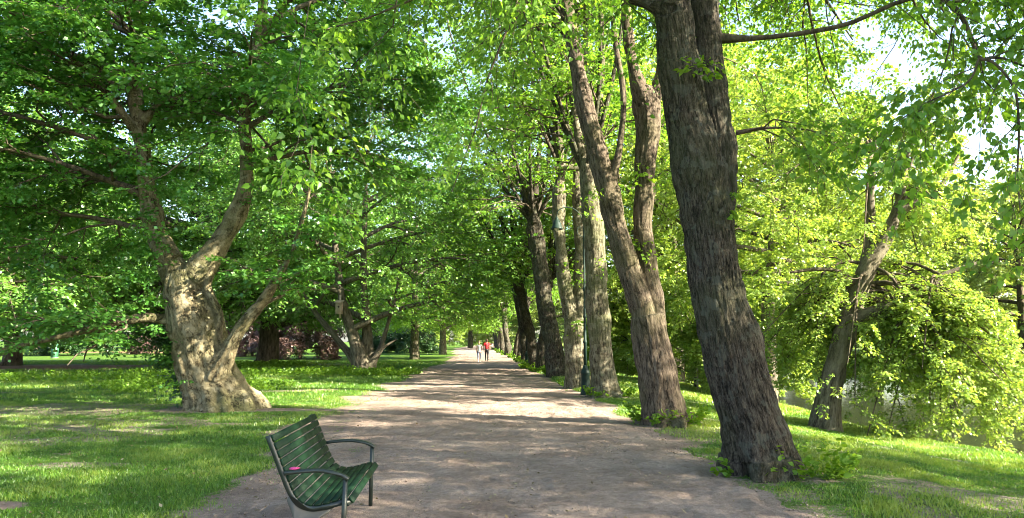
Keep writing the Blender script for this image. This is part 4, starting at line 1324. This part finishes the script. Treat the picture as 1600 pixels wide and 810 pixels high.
NS = 15
pitch = L[-1] / NS
back, seat = Bag(), Bag()
for i in range(NS):
    p, t = prof_at(pitch * (i + .5))
    nrm = np.array([-t[1], t[0]])
    if nrm[1] < 0:
        nrm = -nrm
    w = pitch - .012
    T3 = FW * t[0] + UP * t[1]
    N3 = FW * nrm[0] + UP * nrm[1]
    rot = np.column_stack([T3, AX, N3])
    (back if i < 8 else seat).box(bpt(p[0], BL / 2, p[1]), (w, BL, .020), rot, .004)
part('backrest', back.mesh('backrest', False), bench, GREEN)
part('seat', seat.mesh('seat', False), bench, GREEN)
for s in (.024, BL - .024):
    # curved bar under the slats
    fr = Bag()
    o_, i_ = [], []
    for k in np.linspace(0, L[-1] - .01, 40):
        p, t = prof_at(k)
        nrm = np.array([-t[1], t[0]])
        if nrm[1] < 0:
            nrm = -nrm
        i_.append(tuple(p - nrm * .0105)); o_.append(tuple(p - nrm * .052))
    fr.prism(i_ + o_[::-1], bpt(0, s, 0), FW, UP, AX, .045)
    part('side_bar', fr.mesh('side_bar', False), bench, BLACKG)
    # cast rear leg
    lg = Bag()
    poly = [(-.50, .50), (-.46, .435), (-.40, .375), (-.32, .350), (-.21, .362), (-.17, .372), (-.20, .335), (-.29, .285), (-.36, .22), (-.42, .13), (-.47, .03), (-.485, 0), (-.56, 0), (-.545, .04), (-.50, .15), (-.475, .23), (-.475, .30), (-.50, .37), (-.53, .44)]
    lg.prism(poly, bpt(0, s, 0), FW, UP, AX, .035)
    part('rear_leg', lg.mesh('rear_leg', False), bench, CAST)
    so = s + (-.05 if s < .5 else .05)
    fl_ = Bag()
    fl_.tube([bpt(-.075, so, 0), bpt(-.075, so, .3), bpt(-.07, so, .615)], .021, 10)
    fl_.tube([bpt(-.075, so, .0), bpt(-.075, so, .012)], .03, 10)
    part('front_leg', fl_.mesh('front_leg'), bench, BLACKG)
    ar = Bag()
    cen = catmull(np.array([(-.545, .655), (-.44, .668), (-.30, .674), (-.18, .662), (-.09, .632), (-.045, .602)]), 24)
    tng = np.gradient(cen, axis=0); tng /= np.linalg.norm(tng, axis=1)[:, None]
    nn = np.column_stack([-tng[:, 1], tng[:, 0]])
    up_, dn_ = cen + nn * .014, cen - nn * .014
    ar.prism([tuple(q) for q in up_] + [tuple(q) for q in dn_[::-1]], bpt(0, so, 0), FW, UP, AX, .05)
    part('armrest', ar.mesh('armrest', False), bench, BLACKG)
# stretcher joining the two cast legs
sb = Bag(); sb.tube([bpt(-.36, .05, .335), bpt(-.36, BL - .05, .335)], .014, 8)
part('stretcher', sb.mesh('stretcher'), bench, BLACKG)

# pink scrap on the armrest
pk = Bag()
c = bpt(-.47, -.026, .684)
n_ = 14
ring = []
for j, (r_, z_) in enumerate(((.0, .0), (.026, .002), (.036, .006), (.030, .012), (.013, .015), (.0, .014))):
    ring.append([(c + FW * math.cos(a) * r_ * (1.25 + .3 * math.sin(3 * a + j)) + AX * math.sin(a) * r_ * .55 + UP * (z_ + .006 * math.sin(2 * a + j))) for a in np.linspace(0, 6.283, n_, endpoint=False)])
Vv = np.array(ring).reshape(-1, 3)
I = np.arange(len(Vv)).reshape(6, n_)
pk.add(Vv, [np.stack([I[:-1], np.roll(I[:-1], -1, 1), np.roll(I[1:], -1, 1), I[1:]], -1).reshape(-1, 4)])
pme = pk.mesh('pink_cloth')
po = link(bpy.data.objects.new('pink_cloth', pme), None, plain('pink fabric', (.42, .04, .17), .7, 0, .2, 30))
po['label'], po['category'] = 'small crumpled bright pink cloth lying on the bench armrest', 'cloth'

# ------------------------------------------------------------------ street lamps
LGREEN = plain('lamp green paint', (.011, .027, .022), .6, 0, .2, 6, 0, .2)
LGLASS = plain('lamp glass', (.6, .62, .58), .3, 0, .1, 6)
p = G(915, 617)
lamp = thing('street_lamp', (0, 0, 0), 'green cast iron lamp post with hanging bell shade beside the straight lime', 'street lamp', 'lamp posts of the avenue')
bb = Bag(); bb.lathe([(.165, -.05), (.165, .06), (.14, .10), (.135, .62), (.15, .65), (.15, .70), (.11, .78), (.075, .86), (.06, .92)], S=16)
part('lamp_base', bb.mesh('lamp_base'), lamp, LGREEN, False)
pp = Bag(); pp.lathe([(.055, .9), (.05, 1.6), (.065, 1.62), (.065, 1.68), (.048, 1.70), (.043, 2.4), (.058, 2.42), (.058, 2.48), (.042, 2.5), (.036, 3.25), (.06, 3.28), (.06, 3.36), (.034, 3.4), (.028, 5.25), (.04, 5.27), (.03, 5.34)], S=12)
part('pole', pp.mesh('pole'), lamp, LGREEN, False)
aa = Bag(); aa.tube([(0, 0, 5.2), (-.03, 0, 5.5), (-.16, 0, 5.78), (-.42, 0, 5.95), (-.70, 0, 5.93), (-.86, 0, 5.80), (-.885, 0, 5.62)], .017, 8, 30)
aa.tube([(0, 0, 5.0), (-.18, 0, 5.08), (-.22, 0, 5.25), (-.10, 0, 5.36)], .010, 6, 16)
part('arm', aa.mesh('arm'), lamp, LGREEN, False)
sh = Bag(); sh.lathe([(.03, 5.64), (.05, 5.60), (.05, 5.55), (.09, 5.52), (.13, 5.42), (.165, 5.30), (.21, 5.24), (.205, 5.235), (.15, 5.30), (.1, 5.40), (.02, 5.45)], (-.885, 0, 0), 20)
so_ = part('lamp_shade', sh.mesh('lamp_shade'), lamp, LGREEN, False)
gb = Bag(); gb.lathe([(.02, 5.40), (.075, 5.36), (.09, 5.29), (.07, 5.21), (.02, 5.19)], (-.885, 0, 0), 14)
part('bulb_glass', gb.mesh('bulb_glass'), so_, LGLASS, False)
lamp.location = p; lamp.rotation_euler = (0, 0, .15)
copy_tree(lamp, G(823, 569), -.1, 1.0, 'farther green lamp post beside the limes past the knobbly leaning one', 'lamp posts of the avenue')

# ------------------------------------------------------------------ green box on the lawn, stakes on the bank
p = G(85, 560)
box = thing('litter_bin', (p[0], p[1], 0), 'dark green upright litter bin alone on the far lawn', 'bin')
b1 = Bag(); b1.box((p[0], p[1], .60), (.46, .44, 1.1), None, .04)
part('bin_body', b1.mesh('bin_body', False), box, plain('bin green', (.03, .12, .06), .5))
b1 = Bag(); b1.box((p[0], p[1], 1.18), (.52, .50, .06), None, .02); b1.box((p[0], p[1], 1.28), (.40, .38, .14), None, .05)
part('bin_cap', b1.mesh('bin_cap', False), box, plain('bin cap green', (.02, .08, .045), .5))
b1 = Bag(); b1.box((p[0], p[1], .03), (.54, .52, .06), None, .01)
part('plinth', b1.mesh('plinth', False), box, plain('plinth grey', (.2, .2, .19), .8))
b1 = Bag(); b1.box((p[0], p[1] - .222, .95), (.30, .012, .14), None, 0)
part('slot', b1.mesh('slot', False), box, plain('slot dark', (.01, .01, .01), .8))

stk = plain('weathered stake wood', (.34, .27, .17), .85, 0, .25, 9)
for (px, py, h, lab) in ((1052.5, 606, 1.05, 'thin wooden stake on the bank right beside the forked lime'), (1090, 609, 1.0, 'thin wooden stake on the bank before the shrubs, near the big lime')):
    q = G(px, py, -.35)
    z = float(height(q[0], q[1]))
    t = thing('wooden_stake', (q[0], q[1], z), lab, 'stake', 'stakes on the pond bank')
    b1 = Bag(); b1.tube([(q[0], q[1], z - .1), (q[0] + .01, q[1], z + h * .5), (q[0] + .02, q[1], z + h - .05), (q[0] + .02, q[1], z + h)], [.04, .037, .035, .018], 8)
    part('post', b1.mesh('post'), t, stk)


# ------------------------------------------------------------------ the walking couple
SKIN = plain('skin', (.45, .27, .19), .6, 0, .06, 6)


def person(px, py, label, H, female, top_m, leg_m, hair_m, shoe_m, phase, inner):
    """seen from behind, walking away along the path; +y is forward"""
    p = G(px, py)
    t = thing('person', tuple(p), label, 'person')
    k = H / 1.75
    sw = .185 if not female else .155
    hw = .095 if not female else .10
    body, cloth, legs, shoes = [], [], [], []
    A = lambda *q: np.array(q, float) * k
    pel, chest, neck, head = A(0, 0, .93), A(0, .02, 1.30), A(0, .02, 1.47), A(0, .045, 1.63)
    body.append((np.array([pel, A(0, .015, 1.1), chest, A(0, .02, 1.42)]), np.array([.135, .115, .135, .08]) * k))
    body.append((np.array([A(0, .02, 1.38), neck, A(0, .035, 1.54)]), np.array([.06, .052, .055]) * k))
    body.append((np.array([A(0, .045, 1.53), A(0, .05, 1.58), head, A(0, .035, 1.70), A(0, .03, 1.735)]), np.array([.055, .075, .092, .08, .04]) * k))
    body.append((np.array([A(0, .125, 1.645), A(0, .158, 1.615), A(0, .14, 1.60)]), np.array([.012, .018, .012]) * k))
    for s in (-1, 1):
        body.append((np.array([A(s * .085, .04, 1.60), A(s * .098, .03, 1.63), A(s * .09, .03, 1.655)]), np.array([.012, .018, .012]) * k))
        sh = A(s * sw, .02, 1.40)
        swing = .12 * s * phase
        el = A(s * (sw + .05), swing * .4 - .01, 1.12)
        wr = A(s * (sw + (.06 if s != inner else .10)), swing + .08, .88)
        pm_ = wr + A(0, .015, -.075)
        body.append((np.array([A(s * .08, .02, 1.39), sh, el, wr, pm_]), np.array([.06, .056, .042, .028, .03]) * k))
        for f in range(4):
            b0 = pm_ + A(0, (f - 1.5) * .02, -.015)
            ln = (.062, .075, .07, .055)[f]
            body.append((np.array([b0, b0 + A(-s * .006, .004, -ln * .55), b0 + A(-s * .022, .006, -ln)]), np.array([.0105, .0095, .008]) * k))
        body.append((np.array([wr + A(0, .03, -.03), wr + A(-s * .01, .055, -.065), wr + A(-s * .016, .06, -.095)]), np.array([.013, .011, .008]) * k))
        cloth.append((np.array([A(s * .07, .02, 1.40), sh, sh * .45 + el * .55 if not female else sh * .8 + el * .2]), np.array([.075, .07, .062]) * k))
        st = .16 * s * phase
        kn = A(s * hw * .95, st * .55 + .05, .50)
        an = A(s * hw * .85, st - .02, .09)
        hp = A(s * hw, 0, .90)
        body.append((np.array([hp, kn, an]), np.array([.088, .058, .036]) * k))
        legs.append((np.array([hp + A(0, 0, .04), hp * .5 + kn * .5, kn, kn * .4 + an * .6, an + A(0, 0, .03 if not female else .12)]), np.array([.094, .084, .066, .058, .048]) * k * (1 if not female else .95)))
        shoes.append((np.array([an + A(0, -.04, -.045), an + A(0, .05, -.05), an + A(0, .15, -.06)]), np.array([.042, .045, .034]) * k))
    legs.append((np.array([A(0, 0, .86), A(0, 0, .98), A(0, .01, 1.04)]), np.array([.125, .130, .118]) * k))
    hip = 1.0 if not female else .84
    cloth.append((np.array([A(0, 0, hip), A(0, .01, 1.06), A(0, .015, 1.18), A(0, .02, 1.30), A(0, .02, 1.40)]), np.array([.155, .142, .138, .155, .10]) * k))
    cloth.append((np.array([A(-sw * .6, .02, 1.36), A(sw * .6, .02, 1.36)]), np.array([.095, .095]) * k))
    bo = part('body', solid('body', body, .011, 2, 14), t, SKIN, False)
    part('shirt', solid('shirt', cloth, .016, 3, 14), bo, top_m, False)
    part('trousers', solid('trousers', legs, .016, 2, 14), bo, leg_m, False)
    part('shoes', solid('shoes', shoes, .013, 2, 12), bo, shoe_m, False)
    hr = [(np.array([A(0, -.005, 1.56), A(0, 0, 1.65), A(0, .025, 1.715), A(0, .07, 1.725)]), np.array([.075, .1, .088, .06]) * k)]
    if female:
        hr.append((np.array([A(0, -.02, 1.66), A(0, -.06, 1.55), A(0, -.06, 1.44)]), np.array([.09, .075, .04]) * k))
    part('hair', solid('hair', hr, .014, 2, 14), bo, hair_m, False)
    t.rotation_euler = (0, 0, .04)
    return t


person(748.5, 565.5, 'woman in sleeveless white top and blue jeans walking away, fair hair', 1.62, True, plain('white cotton', (.72, .72, .72), .9), plain('blue denim', (.07, .10, .17), .9), plain('fair hair', (.42, .30, .16), .6), plain('white shoes', (.6, .58, .55), .7), 1, 1)
person(760.5, 565, 'man in bright red shirt and dark trousers walking away down the path', 1.78, False, plain('red cotton', (.55, .022, .03), .9), plain('dark cloth', (.018, .018, .022), .9), plain('brown hair', (.09, .055, .03), .7), plain('dark shoes', (.02, .018, .016), .6), -1, -1)

# ------------------------------------------------------------------ light
ELEV = R(30)
to_sun = Vector((math.cos(ELEV) * .928, -math.cos(ELEV) * .371, math.sin(ELEV)))
sd = bpy.data.lights.new('sun', 'SUN')
sd.energy, sd.angle, sd.color = 5.0, R(.53), (1.0, .90, .70)
so = bpy.data.objects.new('sun', sd)
so.rotation_euler = to_sun.to_track_quat('Z', 'Y').to_euler()
so.location = (60, -10, 60)
COL.objects.link(so)
w = bpy.data.worlds.new('World'); sc.world = w; w.use_nodes = True
n, l = w.node_tree.nodes, w.node_tree.links
n.clear()
sk = n.new('ShaderNodeTexSky'); sk.sky_type = 'NISHITA'; sk.sun_disc = False
sk.sun_elevation = ELEV; sk.sun_rotation = math.atan2(to_sun.x, to_sun.y)
sk.air_density, sk.dust_density, sk.ozone_density = 1.0, 2.0, .5
bg = n.new('ShaderNodeBackground'); bg.inputs['Strength'].default_value = .082
o = n.new('ShaderNodeOutputWorld')
l.new(sk.outputs[0], bg.inputs[0]); l.new(bg.outputs[0], o.inputs[0])

vs = sc.view_settings
vs.view_transform, vs.look, vs.exposure, vs.gamma = 'Standard', 'None', 3.0, 1.0
vs.use_curve_mapping = False
cy = sc.cycles
cy.max_bounces, cy.diffuse_bounces, cy.glossy_bounces, cy.transmission_bounces, cy.transparent_max_bounces = 9, 7, 2, 7, 4
cy.caustics_reflective = cy.caustics_refractive = False
cy.sample_clamp_indirect = 6
cy.filter_width = 1.0
cy.use_adaptive_sampling = True
cy.adaptive_threshold = .02
cy.use_denoising = True
try:
    cy.denoiser = 'OPENIMAGEDENOISE'
    cy.denoising_input_passes = 'RGB_ALBEDO_NORMAL'
except Exception:
    pass
